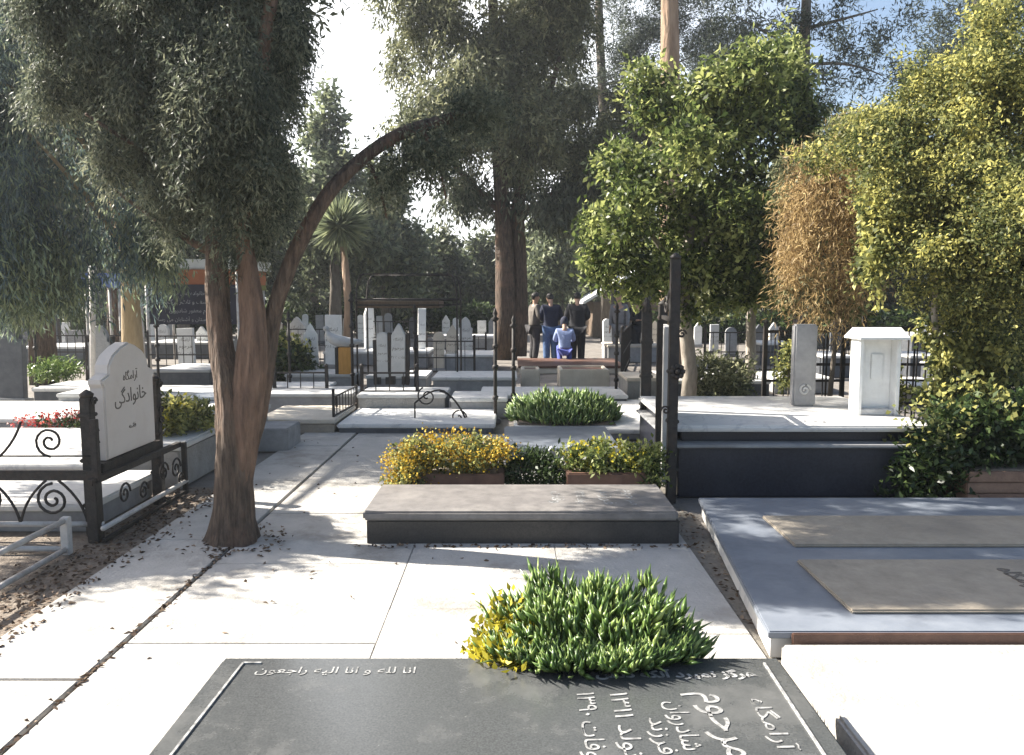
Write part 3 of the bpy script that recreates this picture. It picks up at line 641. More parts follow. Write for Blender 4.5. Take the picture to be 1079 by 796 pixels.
bl = [B_(235, 60, 5.2, .42, .55, .6), B_(180, 130, 5.3, .4, .5, .5), B_(110, 50, 5.3, .4, .5, .5), B_(72, 95, 5.3, .2, .35, .3), B_(130, 140, 5.2, .3, .4, .32), B_(185, 200, 5.1, .25, .35, .28), B_(245, 190, 5.0, .3, .35, .42), B_(275, 90, 5.1, .22, .4, .5), B_(205, 20, 5.2, .5, .6, .5), B_(225, 130, 4.75, .32, .2, .5), B_(290, 20, 5.3, .18, .4, .4), B_(285, 205, 5.2, .13, .3, .25), B_(75, 20, 5.4, .25, .4, .4), B_(292, 100, 5.2, .13, .3, .45), B_(270, 150, 4.8, .2, .2, .35)]
p, d, tn = sprays(r, clumpy(bl, 8, .4, 5), 5600, 36, .06, .35, 1., .45, .25, .4, .27, aniso=1.9)
mesh_np('crown', *leaves(r, p, d, .042, .0095, tn), M['cypress'], t)
bl = [(-2.0, 5.6, 4.2, .9, .7, .7), (-1.8, 5.6, 5.6, .8, .7, 1.1), (-1.7, 5.6, 7.0, .5, .5, 1.0), (-2.75, 6.7, 4.1, .85, .75, .6), (-2.0, 6.6, 4.9, .9, .7, .6), (-1.9, 5.1, 3.8, .8, .35, .5), (-3.1, 5.6, 4.5, .8, .4, .5)]  # upper crown, mostly above the view; clumps added to shade the right platform
p, d, tn = sprays(r, clumpy(bl, 7, .42, 6), 2000, 24, .12, .45, .6, .6, .3, .3, .2, aniso=1.2)
mesh_np('crown', *leaves(r, p, d, .09, .028, tn), M['cypress'], t)
bl = [B_(450, 165, 5.5, .28, .3, .18), B_(500, 120, 5.7, .25, .3, .16), B_(410, 190, 5.35, .12, .2, .2)]
p, d, tn = sprays(r, bl, 330, 28, .07, .2, 1., .6, .2, .3, .2, aniso=1.3)
mesh_np('crown', *leaves(r, p, d, .036, .013, tn), M['cypress'], t)

def tree(name, label, base, trunk_pts, r0, r1, bark, crowns, group=None, cat='tree', limbs=(), seed=1):
    """crowns: (blobs, sprays, leaves, spread, L, W, mat, dict)"""
    t = thing(name, base, label, cat, group); r = np.random.default_rng(seed)
    m = MB(); limb(m, trunk_pts, r0, r1, 12); m.build('trunk', M[bark], t)
    if limbs:
        m = MB()
        for a in limbs: limb(m, bez(a[0], a[1], a[2], 7), a[3], .012 if len(a) < 5 else a[4], 7)
        m.build('branch', M[bark], t)
    for (bl, n, k, sp, L, W, mk, kw) in crowns:
        p, d, tn = sprays(r, clumpy(bl, 8, .42, seed), n, k, sp, **kw)
        mesh_np('crown', *leaves(r, p, d, L, W, tn), M[mk], t)
    return t
# T2 weeping tree at the left edge
b0 = gp(141, 425); YW = 10.6
bl = [B_(60, 150, 9.6, 1.0, 1.0, 1.3), B_(20, 60, 9.8, 1.0, 1.0, 1.0), B_(100, 60, 10.2, .8, .9, 1.2), (-6.9, 8.8, 4.0, 1.3, 1.2, .9, 2.2), (-5.5, 9.8, 6.0, 1.6, 1.6, 1.2, .6)]  # the heavily weighted blob is out of view, added to shade the path
low = [B_(20, 285, 9.2, .5, .6, .4), B_(40, 280, 9.4, .75, .7, .5), B_(140, 260, 10.2, .55, .6, .4), B_(5, 230, 9., .4, .6, .8)]
sh = [(-5.6, 5.75, 3.05, .75, .55, .4), (-6.2, 6.5, 3.3, .6, .6, .4)]  # unseen fronds added left of the view to shade the near trunk's foot
tree('weeping_tree', 'blue green weeping tree with hanging fronds at the left edge', (at(141, 400, YW).x, YW, 0),
     [(at(141, 400, YW).x, YW, -.02), at(140, 370, YW), at(138, 320, YW), at(136, 270, YW), at(120, 200, YW - .2), at(100, 90, YW - .3), at(90, -60, YW - .3)], .15, .05, 'bark_yellow',
     [(bl, 2900, 26, .16, .11, .02, 'willow', dict(out=.25, droop=1., rnd=.4, inner=.3, aniso=1.8, tsd=.22)),
      (low, 760, 26, .16, .11, .02, 'willow', dict(out=.15, droop=1.3, rnd=.3, inner=.2, aniso=2., tsd=.25)),
      ([B_(15, 270, 9.0, .45, .5, .35), B_(50, 300, 9.1, .3, .4, .2), B_(165, 255, 10., .3, .4, .3)], 260, 26, .15, .11, .02, 'backpale', dict(out=.15, droop=1.3, rnd=.3, inner=.2, aniso=2.2, tsd=.25)),
      (sh, 800, 22, .12, .12, .03, 'willow', dict(out=.25, droop=1., rnd=.4, inner=.1, aniso=1.4))],
     limbs=[(at(136, 270, YW), at(90, 200, YW - .6), at(30, 140, 9.4), .06), (at(125, 210, YW), at(60, 60, 10), (-6.9, 8.8, 4.1), .06), ((-6.6, 9.0, 4.1), (-6.6, 7.6, 4.0), (-5.7, 5.8, 3.2), .05)], seed=31)  # last limb runs out of view to carry the added shading fronds
# T3 centre twin-trunk cypress
Y3 = 20.
pb = gp(538, 377)
bl = [B_(480, 70, Y3, 1.7, 1.6, 2.0), B_(455, 110, Y3 - .4, 1.1, 1.2, 1.1), B_(570, 70, Y3, 1.7, 1.8, 2.4), B_(590, 150, Y3 + .2, 1.2, 1.3, 1.3), B_(520, 0, Y3, 2.2, 2., 2.2), B_(670, 125, Y3 + .5, 1.0, 1, .6), B_(640, 165, Y3 + .4, 1.2, 1.1, .8), B_(690, 135, Y3 + .5, .9, 1, .8), B_(520, 150, Y3, 1.5, 1.4, 1.1), (0, 20.3, 12, 2.3, 2.2, 3.2, .4)]
lowb = [B_(560, 215, Y3, 1.1, 1.1, .7), B_(490, 195, Y3, .8, .9, .6), B_(620, 200, Y3 + .3, .8, 1, .5), B_(610, 235, Y3 + .2, .8, .8, .4), B_(660, 200, Y3 + .3, .8, .8, .5)]
t = tree('cypress_tree', 'tall dense olive cypress with twin trunks in the centre', (pb.x, Y3, 0),
     [(at(537, 377, Y3).x - .12, Y3, -.02), at(533, 330, Y3), at(532, 270, Y3), at(530, 215, Y3), at(525, 150, Y3), at(520, 20, Y3), at(518, -150, Y3)], .3, .08, 'bark',
     [(bl, 5400, 20, .2, .17, .045, 'cypress_far', dict(out=.4, droop=.7, rnd=.5, inner=.45, rough=.3, aniso=1.2, tsd=.22)),
      (lowb, 620, 18, .22, .2, .05, 'cypress', dict(out=.2, droop=1.1, rnd=.4, inner=.2, aniso=1.5))],
     limbs=[(at(545, 375, Y3 + .1), at(550, 310, Y3 + .1), at(545, 215, Y3 + .1), .24, .16), (at(545, 216, Y3 + .1), at(565, 150, Y3), at(590, 60, Y3), .16, .05), (at(535, 230, Y3), at(480, 180, Y3), at(440, 130, Y3), .1, .03), (at(545, 230, Y3), at(610, 190, Y3), at(690, 130, Y3 + .4), .1, .03)], seed=32)
# T4 citrus tree
Y4 = 10.4
bl = [B_(690, 290, Y4 - .2, .45, .5, .3), B_(750, 300, Y4 - .1, .5, .6, .32), B_(810, 290, Y4, .42, .5, .35), B_(640, 285, Y4 - .2, .25, .4, .25), B_(740, 150, Y4, 1.05, 1.1, .95), B_(680, 215, Y4 - .2, .7, .8, .55), B_(760, 240, Y4, .85, .9, .6), B_(800, 160, Y4 + .1, .6, .8, .9), B_(720, 100, Y4, .55, .6, .45), B_(655, 180, Y4 - .1, .28, .4, .3), B_(640, 250, Y4 - .2, .35, .5, .35), B_(830, 240, Y4 + .1, .3, .5, .5), B_(835, 150, Y4 + .4, .35, .5, .7), B_(800, 100, Y4 + .3, .4, .5, .4), B_(858, 140, Y4 + .6, .3, .4, .6), B_(845, 220, Y4 + .6, .3, .4, .5), B_(820, 70, Y4 + .5, .3, .4, .4), B_(850, 300, Y4 + .4, .35, .4, .3), B_(870, 240, Y4 + .8, .35, .4, .6), B_(880, 320, Y4 + .8, .4, .4, .3)]
tb = Vector((2.36, 10.75, 0))
tree('citrus_tree', 'round bright green citrus tree with glossy leaves and pale trunk, right of centre', tb,
     [tb, at(727, 395, 10.75), at(724, 360, 10.7), at(720, 330, 10.6), at(721, 290, 10.5), at(730, 220, Y4)], .11, .06, 'bark_pale',
     [(bl, 3500, 15, .12, .09, .045, 'citrus', dict(out=.6, droop=.4, rnd=.85, inner=.3, rough=.35, tsd=.25))],
     limbs=[(at(720, 300, 10.5), at(690, 250, Y4), at(660, 210, Y4), .05), (at(722, 280, 10.5), at(760, 240, Y4), at(800, 160, Y4), .05), (at(722, 280, 10.5), at(725, 200, Y4), at(735, 110, Y4), .05)], seed=33)
# T5 yellow green climber at right
Y5 = 7.1
bl = [B_(1010, 130, Y5, .5, .6, .5), B_(970, 190, Y5, .4, .6, .5), B_(1060, 170, Y5 - .3, .6, .7, .8), B_(960, 250, Y5, .35, .5, .35), B_(1040, 260, Y5 - .1, .5, .6, .45), B_(1085, 80, Y5, .5, .7, .6), (4.9, 7.2, 3.2, .9, .9, .9, .6), B_(1000, 300, Y5, .3, .4, .25), B_(935, 190, Y5 + .1, .2, .4, .4), B_(1075, 330, Y5 - .3, .35, .4, .3), B_(1045, 300, Y5 - .2, .4, .4, .3), B_(1000, 230, Y5 - .2, .45, .4, .4), B_(1085, 240, Y5 - .4, .4, .5, .5), B_(1075, 60, Y5 - .2, .4, .5, .5), B_(1020, 80, Y5, .3, .5, .35)]
st = gp(985, 446)
tree('climbing_vine', 'large yellow green leafy climber overhanging the right edge', (st.x, Y5, 0),
     [(at(985, 520, Y5).x, Y5, -.02), at(984, 430, Y5), at(988, 380, Y5), at(984, 330, Y5), at(990, 260, Y5), at(1005, 160, Y5)], .035, .02, 'bark_pale',
     [(bl, 7600, 16, .085, .04, .02, 'vine', dict(out=.5, droop=.7, rnd=.8, inner=.25, rough=.4, tsd=.33)), ([B_(905, 150, Y5 + .3, .3, .4, .15), B_(880, 165, Y5 + .6, .25, .3, .12), B_(935, 120, Y5 + .2, .25, .4, .2)], 420, 16, .085, .04, .02, 'vine', dict(out=.5, droop=.7, rnd=.8, inner=.2, rough=.4, tsd=.33)),
      ([B_(918, 270, Y5, .09, .2, .5), B_(1012, 390, Y5, .16, .2, .4), B_(995, 350, Y5, .18, .2, .25), B_(985, 400, Y5 - .1, .1, .15, .3), B_(1060, 370, Y5, .3, .3, .25), B_(1035, 430, Y5, .15, .2, .3)], 420, 16, .07, .06, .034, 'vine', dict(out=.3, droop=1, rnd=.7, inner=.1, tsd=.25))],
     limbs=[(at(990, 260, Y5), at(1030, 220, Y5), at(1075, 120, Y5), .02), (at(990, 260, Y5), at(960, 220, Y5), at(935, 180, Y5), .015)], cat='vine', seed=34)
# T6 dry orange hanging plant
Y6 = 8.4
bl = [B_(855, 195, Y6, .22, .3, .22), B_(895, 165, Y6, .22, .3, .2), B_(880, 215, Y6, .3, .35, .3), B_(910, 215, Y6 - .1, .2, .3, .35), B_(850, 255, Y6, .22, .3, .25), B_(895, 275, Y6, .3, .3, .3), B_(840, 230, Y6, .12, .3, .3), B_(862, 300, Y6, .15, .25, .2), B_(832, 280, Y6 + .1, .1, .2, .25), B_(915, 260, Y6 - .1, .15, .25, .4), B_(885, 320, Y6, .2, .2, .15)]
tree('dry_hanging_shrub', 'dry orange brown hanging shrub between the green tree and the yellow climber', (at(880, 400, Y6).x, Y6 + .2, 0),
     [(at(880, 400, Y6).x, Y6 + .2, -.02), at(878, 380, Y6 + .2), at(885, 300, Y6 + .1), at(880, 200, Y6)], .03, .015, 'bark_grey',
     [(bl, 1000, 22, .13, .08, .01, 'dry', dict(out=.3, droop=1.1, rnd=.5, inner=.2, aniso=2.2, tsd=.3)), ([B_(845, 190, Y6 + .3, .3, .3, .2), B_(905, 140, Y6 + .2, .35, .3, .18), B_(935, 150, Y6, .3, .3, .3), B_(850, 310, Y6 + .1, .2, .2, .15)], 300, 16, .1, .06, .03, 'cypress_far', dict(out=.5, droop=.5, rnd=.8, inner=.2, rough=.4))], cat='shrub', seed=35)
# pines in the upper right
def pine(label, pxs, Y, r0, crowns, bark, name='pine_tree', seed=1, n=600, mk='pine', group='pines in the upper right', L=.3, sp=.28, limbs=(), k=22):
    base = at(pxs[0][0], pxs[0][1], Y)
    pts = [Vector((base.x, Y, -.02))] + [at(a, b, Y) for a, b in pxs]
    tree(name, label, (base.x, Y, 0), pts, r0, r0 * .4, bark, [(crowns, int(n * 2), k + 8, sp * .85, L * .5, .03, mk, dict(out=.6, droop=-.1, rnd=.9, inner=.3, rough=.4, tsd=.22))], group, limbs=limbs, seed=seed)
pine('tall pine with sunlit tan trunk rising behind the citrus tree', [(706, 330), (706, 150), (706, 40), (705, -60), (705, -200)], 16, .26,
     [(3.2, 16, 9.6, 2.2, 2., 1.2)], 'bark_tan', seed=41, n=300)
Y8 = 19
pine('sparse pine with thin dark trunk and open needle tufts above the citrus tree', [(846, 250), (846, 130), (848, 40), (852, -60), (852, -220)], Y8, .17,
     [B_(800, 20, Y8, 1.2, 1.2, .5), B_(900, 30, Y8, 1.1, 1.2, .5), B_(930, 80, Y8, .9, 1, .35), B_(770, 70, Y8, .8, 1, .3), B_(840, 95, Y8, 1.1, 1, .35), B_(870, 130, Y8, .7, .9, .4), (6.5, 19, 11, 2.4, 2.4, 2.2)], 'bark_grey', seed=42, n=420,
     limbs=[(at(848, 60, Y8), at(820, 40, Y8), at(780, 20, Y8), .05), (at(848, 70, Y8), at(890, 60, Y8), at(930, 80, Y8), .05), (at(847, 110, Y8), at(800, 90, Y8), at(760, 75, Y8), .04), (at(850, 30, Y8), at(890, 20, Y8), at(925, 10, Y8), .05)])
Y9 = 22
pine('dark pine with upright trunk beyond the yellow climber', [(1030, 250), (1030, 60), (1031, -60), (1031, -220)], Y9, .2,
     [B_(1000, 30, Y9, 1.2, 1.2, .7), B_(1070, 20, Y9, 1.2, 1.2, .7), B_(985, 75, Y9, 1., 1., .4), B_(960, 110, Y9, .7, .8, .3), (12.5, 22, 11, 2.5, 2.5, 2.)], 'bark_grey', seed=43, n=520,
     limbs=[(at(1030, 70, Y9), at(1000, 70, Y9), at(970, 90, Y9), .05)])
YA = 27
pine('feathery blue green pine behind the top of the central cypress', [(640, 250), (636, 120), (632, 40), (630, -60), (628, -160)], YA, .2,
     [B_(640, 40, YA, 1.5, 1.5, 1.0), B_(660, 100, YA, 1.1, 1.3, .6), B_(610, 90, YA, 1.4, 1.4, 1.4), B_(750, 50, YA, 1.6, 1.5, .7), B_(730, 10, YA, 1.5, 1.5, .6), B_(650, -10, YA, 2, 2, 1)], 'bark_grey', seed=44, n=700,
     limbs=[(at(634, 90, YA), at(690, 80, YA), at(750, 50, YA), .06), (at(636, 110, YA), at(660, 80, YA), at(690, 40, YA), .05)])
# background trees
def backtree(label, px, ptop, pbot, Y, wpx, mk='backleaf', seed=1, conic=False, bark='bark_grey', n=700, L=.3, W=.12, name='broadleaf_tree'):
    top = at(px, ptop, Y).z; bot = max(at(px, pbot, Y).z, .6); x = at(px, 300, Y).x; wd = wpx / FPX * Y / 2
    h = top - bot; bl = []
    if conic:
        for k in range(6): f = k / 5; bl.append((x + random.uniform(-.15, .15) * wd, Y, bot + h * (.1 + .82 * f), wd * (1.02 - .85 * f), wd * (1 - .8 * f), h * .13))
    else:
        for k in range(7): a = random.uniform(0, 6.28); q = random.uniform(.2, .65); f = random.uniform(.18, .85); bl.append((x + wd * q * math.cos(a), Y + wd * q * math.sin(a), bot + h * f, wd * random.uniform(.35, .6), wd * .5, h * random.uniform(.16, .28)))
    tree(name, label, (x, Y, 0), [Vector((x, Y, -.02)), Vector((x + .05, Y, bot * .6)), Vector((x, Y, bot + h * .3)), Vector((x, Y, bot + h * .8))], .16 + .004 * Y, .04, bark,
         [(bl, n, 14, .04 * Y * .25 + .1, L, W, mk, dict(out=.5, droop=.3, rnd=.7, inner=.35, rough=.35, tsd=.22))], 'trees at the back of the cemetery', seed=seed)
for i, a in enumerate([
    ('pale grey green conical tree against the white sky, left of centre', 352, 100, 270, 30, 78, 'backpale', True),
    ('dark spreading tree behind the near cypress trunk', 262, 150, 330, 27, 120, 'backleaf', False),
    ('small dark round tree below the white sky gap', 330, 190, 325, 33, 90, 'backpale', False),
    ('grey green loose tree right of the conical tree', 405, 150, 320, 32, 90, 'backpale', False),
    ('dark pointed evergreen behind the wire arbour', 462, 235, 345, 36, 62, 'backleaf', True),
    ('dark pointed evergreen just left of the twin trunks', 503, 245, 345, 38, 50, 'backleaf', True),
    ('dull olive tree seen beyond the standing men', 590, 225, 350, 34, 90, 'backpale', False),
    ('dark tree beyond the gabled hut roof', 655, 200, 350, 36, 110, 'backleaf', False),
    ('dark tree far behind the pale stem right of the green citrus', 780, 200, 350, 30, 130, 'backleaf', False),
    ('dense dark tree behind the orange hanging shrub', 880, 210, 345, 28, 130, 'backleaf', False),
    ('dense dark tree behind the shrine headstone', 975, 190, 345, 27, 130, 'backleaf', False),
    ('dense dark tree at the far right edge beyond the railing', 1070, 160, 350, 26, 150, 'backleaf', False),
    ('large dark tree behind the hanging banner', 190, 150, 330, 26, 130, 'backleaf', False),
    ('dark tree far behind the weeping fronds', 90, 150, 335, 30, 140, 'backleaf', False),
    ('dark tree at the far left beyond the slate headstone', 5, 140, 335, 28, 150, 'backleaf', False)]):
    backtree(*a[:6], mk=a[6], conic=a[7], seed=60 + i, name='conifer_tree' if a[7] else 'broadleaf_tree')
w_ = thing('tree_belt', (0, 44, 0), 'far dark mass of trees closing the cemetery', 'woodland'); w_['kind'] = 'stuff'
r = np.random.default_rng(77); bl = []
for k in range(40): bl.append((-38 + k * 2, 44 + r.uniform(-3, 3), r.uniform(1.2, 2.6), 1.9, 1.5, r.uniform(1.6, 3.)))
p, d, tn = sprays(r, bl, 3600, 14, .5, .5, .3, .7, .4, .3, .2, zmin=0)
o = mesh_np('foliage', *leaves(r, p, d, .6, .3, tn), M['backleaf'], w_); o['kind'] = 'stuff'
YL = 14.5  # cypress added here to throw dappled shade over the grave rows
tree('cypress_tree', 'tall dark cypress added behind the weeping tree at left to shade the grave rows', (at(40, 300, YL).x, YL, 0),
     [Vector((at(40, 300, YL).x, YL, -.02)), at(42, 300, YL), at(38, 150, YL), at(40, -100, YL), at(40, -300, YL)], .24, .06, 'bark',
     [([(at(40, 300, YL).x + dx, YL + dy, z, r_, r_, h_) for dx, dy, z, r_, h_ in ((0, 0, 4.2, 1.5, .8), (-1.2, .3, 5.4, 1.4, .9), (1.2, -.2, 5.6, 1.4, .8), (0, 0, 7, 1.6, 1.2), (.4, .2, 8.8, 1.2, 1.2))], 1500, 22, .2, .17, .045, 'cypress', dict(out=.4, droop=.7, rnd=.5, inner=.35, rough=.3, tsd=.22))], seed=71)
YL = 18.5  # another cypress added for shade on the rows
tree('cypress_tree', 'second dark cypress added at left to shade the grave rows, partly hidden by the near crown', (at(120, 300, YL).x, YL, 0),
     [Vector((at(120, 300, YL).x, YL, -.02)), at(122, 300, YL), at(118, 150, YL), at(120, -100, YL)], .24, .06, 'bark',
     [([(at(120, 300, YL).x + dx, YL + dy, z, r_, r_, h_) for dx, dy, z, r_, h_ in ((0, 0, 4.8, 1.5, .9), (-1.4, .3, 6, 1.4, .9), (1.5, -.2, 5.6, 1.3, .8), (0, 0, 8, 1.7, 1.4))], 1400, 20, .22, .2, .05, 'cypress', dict(out=.4, droop=.7, rnd=.5, inner=.35, rough=.3, tsd=.22))], seed=72)
# yellow tufted palm-like tree
Yp = 24
pb = at(366, 372, Yp); t = thing('yucca_tree', (pb.x, Yp, 0), 'spiky yellow green yucca on a brown stem, left of the wire arbour', 'tree')
m = MB(); limb(m, [Vector((pb.x, Yp, -.02)), at(367, 320, Yp), at(362, 260, Yp)], .14, .1, 9); m.build('trunk', M['bark_tan'], t)
r = np.random.default_rng(5); n = 900; c = np.array(at(358, 238, Yp)); u = unit(r.normal(size=(n, 3)) + [0, 0, .35])
mesh_np('crown', *leaves(r, c + u * .12, u + .25 * r.normal(size=(n, 3)), .8, .06, r.uniform(.3, 1, n)), M['backpale'], t)

# ------------------------------------------------------------------ bushes and planter on the right
bushy('dark_bush', 'dark green bush against the right end of the navy tomb', [(3.2, 6.15, .26, .2, .18, .26), (3.45, 6.3, .3, .25, .3, .28), (2.98, 6.1, .1, .14, .1, .1), (3.7, 6.45, .45, .2, .3, .25), (3.3, 6.2, .6, .1, .1, .12)], 300, 12, .07, .03, .09, 'bush', seed=12, extra=([(3.35, 6.25, .5, .3, .2, .3), (3.65, 6.4, .7, .3, .25, .25)], 70, 9, 'vine', 'young_foliage', .045))
t = thing('planter_box', (3.9, 6.25, 0), 'terracotta brick planter at the right edge behind the low platform', 'planter')
m = MB(); a = gp(1030, 538)
for k in range(3): m.box(a.x, a.x + 1.6, 6.02 + .004 * (k % 2), 6.5, .005 + k * .085, .005 + k * .085 + .08, .008)
m.build('box', M['terracotta'], t); MB().box(a.x + .05, a.x + 1.55, 6.07, 6.45, .2, .265, .005).build('soil_bed', M['soil'], t)
bushy('planter_bush', 'loose dark bush growing in the terracotta planter', [(3.75, 6.25, .5, .4, .2, .28), (4.3, 6.3, .6, .4, .2, .35)], 340, 14, .07, .035, .08, 'bush', zmin=.26, seed=13)
bushy('low_bush', 'brown green bush at the foot of the citrus tree', [(2.75, 10.9, .45, .35, .3, .38), (3.1, 11.2, .4, .3, .3, .3)], 260, 12, .08, .03, .08, 'cypress_far', seed=14)
bushy('low_bush', 'small yellow green sprig right of the shrine headstone', [(3.42, 7.3, .75, .12, .12, .3)], 90, 12, .05, .03, .06, 'vine', seed=15, stem=[[(3.42, 7.3, 0), (3.42, 7.3, .9)]])
bushy('low_bush', 'small yellow green sprig left of the shrine headstone', [(2.93, 8.5, .85, .1, .1, .25)], 60, 12, .05, .03, .06, 'vine', seed=16, stem=[[(2.93, 8.5, 0), (2.93, 8.5, 1.)]])
bushy('dark_bush', 'rounded dark shrub between the trunk and the white steles', [(at(298, 395, 14).x, 14, .35, .55, .5, .38)], 420, 14, .1, .05, .1, 'bush', seed=17, extra=([(at(298, 395, 14).x, 14, .6, .4, .4, .3)], 80, 8, 'vine', 'young_foliage', .08))
bushy('dark_bush', 'tangled dark shrub climbing the railing at the right edge', [(at(1065, 400, 8.).x, 8., .8, .5, .4, .6), (at(1030, 430, 8.2).x, 8.2, .6, .4, .3, .5), (at(1090, 330, 8.).x, 8., 1.4, .5, .4, .5)], 520, 13, .06, .028, .09, 'bush', seed=23)
def railing(label, pa, pb, h, gap=.16, group='iron railings round the graves'):
    a, b = Vector(pa), Vector(pb); t = thing('iron_railing', tuple((a + b) / 2), label, 'railing', group); n = max(2, int((b - a).length / gap))
    for z in (.12, h * .55, h): MB().bar(a + Vector((0, 0, z)), b + Vector((0, 0, z)), .012).build('rail', M['iron'], t)
    m = MB()
    for k in range(1, n): q = a + (b - a) * k / n; m.bar(q, q + Vector((0, 0, h)), .006)
    m.build('bars', M['iron'], t)
    for q in (a, b): m = MB(); m.box(q.x - .022, q.x + .022, q.y - .022, q.y + .022, 0, h + .08, .004); m.ball(q + Vector((0, 0, h + .1)), .03, 1); m.build('post', M['iron'], t)
for lab, a0, a1, b0, b1, h in (('low dark railing on the pale slabs left of the banner', 40, 392, 130, 392, .75), ('dark railing under the banner', 158, 398, 222, 398, .8), ('dark railing left of the orange pillar', 300, 384, 345, 384, .8), ('dark railing in front of the cream steles', 450, 382, 512, 382, .6), ('dark railing behind the twin headstones', 392, 376, 446, 376, .9),
        ('dark railing running away beside the rusty post', 655, 402, 668, 372, .9), ('dark railing behind the navy tomb', 742, 396, 820, 396, .85), ('dark railing right of the narrow grey stele', 858, 392, 905, 380, .9), ('dark railing at far right beyond the vine stem', 990, 400, 1079, 392, 1.0), ('dark railing at left beyond the slate headstone', 0, 372, 60, 372, .9)):
    railing(lab, gp(a0, a1), gp(b0, b1), h)
railing('dense black lattice fence at the right edge behind the vine stem', (3.75, 8.6, 0), (6.4, 8.3, 0), 1.25, .09)
railing('black fence rail close behind the shrine headstone', (2.75, 8.75, 0), (3.6, 8.75, 0), 1.2, .1)
railing('dark railing on the slab in front of the twin headstones', gp(382, 436), gp(440, 436), .55)
railing('dark railing on the grey slab left of the small scrolled rail', gp(290, 430), gp(345, 430), .5)
railing('dark railing between the arbour and the cream steles', gp(440, 398), gp(500, 398), .7)
# iron railing and slim trunk at right
t = thing('iron_railing', (5, 9.2, 0), 'dark slim railing with upright bars at right behind the shrine', 'railing')
m = MB()
for z in (.35, .8, 1.22): m.bar((3.35, 9.2, z), (7.2, 9.2, z), .015)
m.build('rail', M['iron'], t)
m = MB()
for k in range(20): m.bar((3.4 + k * .2, 9.2, 0), (3.4 + k * .2, 9.2, 1.22), .008)
m.build('bars', M['iron'], t)
for x in (3.35, 5.2, 7.2): MB().box(x - .035, x + .035, 9.165, 9.235, 0, 1.35, .005).build('post', M['iron'], t)
Yt = 12.2
tree('slim_tree', 'slim tree with pale straight stem between the citrus and the grey stele', (at(790, 400, Yt).x, Yt, 0),
     [(at(790, 400, Yt).x, Yt, -.02), at(791, 380, Yt), at(791, 340, Yt), at(795, 290, Yt), at(800, 240, Yt)], .09, .05, 'bark_pale',
     [([B_(800, 270, Yt, .6, .6, .4), B_(770, 300, Yt, .4, .5, .3), B_(830, 300, Yt, .4, .5, .3)], 300, 14, .14, .1, .045, 'cypress_far', dict(out=.6, droop=.5, rnd=.8, inner=.3, tsd=.25))], seed=51)

# ------------------------------------------------------------------ grave rows, middle distance
def slab_px(label, px0, px1, py, h, depth, mt='marble', mb='grey', **k):
    x0, x1, y0 = pg(px0, px1, py); return grave(label, x0, x1, y0, y0 + depth, h, mt, mb, **k)
slab_px('low white slab with dark kerb in front of the small iron rail', 355, 522, 458, .12, 1.35, 'marble', 'dark')
slab_px('sandy pink kerb slab at the end of the path right of the big trunk', 268, 354, 458, .17, 1.2, 'cream', 'tan')
slab_px('long grey slab left of the orange pillar', 262, 372, 437, .28, .9, 'paleg', 'grey')
slab_px('grey block slab under the twin headstones', 376, 470, 440, .3, .85, 'paleg', 'cement')
slab_px('grey slab with white top left of the far fleshy bed', 474, 535, 441, .26, .8, 'marble', 'grey')
slab_px('long white topped slab with dark front below the standing men', 505, 662, 432, .2, 1.1, 'marble', 'dark')
slab_px('white topped slab left of the twin trunks', 455, 545, 418, .3, 1.1, 'marble', 'grey')
slab_px('grey slab behind the twin headstones', 385, 450, 412, .25, 1.0, 'marble', 'grey')
slab_px('grey slab with pale top behind the white pointed steles', 300, 372, 414, .3, 1.0, 'paleg', 'grey')
slab_px('cream slab beside the iron post right of the stone trough', 660, 700, 424, .36, 1.0, 'cream', 'cement')
slab_px('dark edged slab behind the navy tomb', 705, 812, 424, .32, 1.6, 'marble', 'dark')
slab_px('pale slab behind the narrow grey stele', 815, 880, 415, .25, 1.2, 'marble', 'grey')
slab_px('far white slab right of the pale slim stem', 800, 840, 385, .5, 1.2, 'marble', 'dark')
slab_px('far white slab glimpsed left of the shrine', 860, 893, 368, .45, 1.5, 'marble', 'dark')
slab_px('white slab low behind the railing left of the shrine', 866, 900, 398, .42, 1.3, 'marble', 'dark')
slab_px('white slab behind the railing right of the shrine', 958, 1000, 398, .42, 1.3, 'marble', 'dark')
slab_px('white slab behind the pale vine stem', 962, 1010, 428, .3, 1.2, 'marble', 'dark')
slab_px('far white slab high behind the vine stem', 960, 1015, 374, .55, 1.3, 'marble', 'dark')
slab_px('far white slab behind the railing at the right edge', 1030, 1075, 378, .5, 1.3, 'paleg', 'dark')
slab_px('white slab behind the terracotta planter', 1010, 1065, 415, .42, 1.3, 'marble', 'dark')
slab_px('pale slab with dark front right of the banner legs', 160, 222, 408, .3, 1.3, 'paleg', 'dark')
slab_px('wide grey slab behind the grey plinth and trunk', 60, 226, 441, .32, 1.0, 'paleg', 'grey')
slab_px('white topped slab right of the slate headstone', 34, 92, 430, .28, 1.0, 'marble', 'dark')
slab_px('small white slab right of the near trunk', 268, 340, 424, .2, 1.0, 'marble', 'dark')
slab_px('far slab with white top below the wire arbour', 400, 452, 388, .35, 1.5, 'marble', 'grey')
slab_px('far slab with white top between cream stele and twin trunks', 455, 520, 392, .35, 1.4, 'marble', 'grey')
slab_px('far pale slab left of the cream stele', 340, 398, 385, .3, 1.4, 'marble', 'grey')
slab_px('far white slab behind the banner legs', 150, 225, 378, .4, 1.6, 'paleg', 'dark')
slab_px('far white slab behind the slate headstone', 20, 90, 384, .4, 1.6, 'marble', 'dark')
slab_px('far slab behind the seated pair', 640, 700, 382, .4, 1.4, 'cream', 'grey')
slab_px('far white slab left of the iron post in the centre', 455, 525, 370, .4, 1.6, 'marble', 'grey')
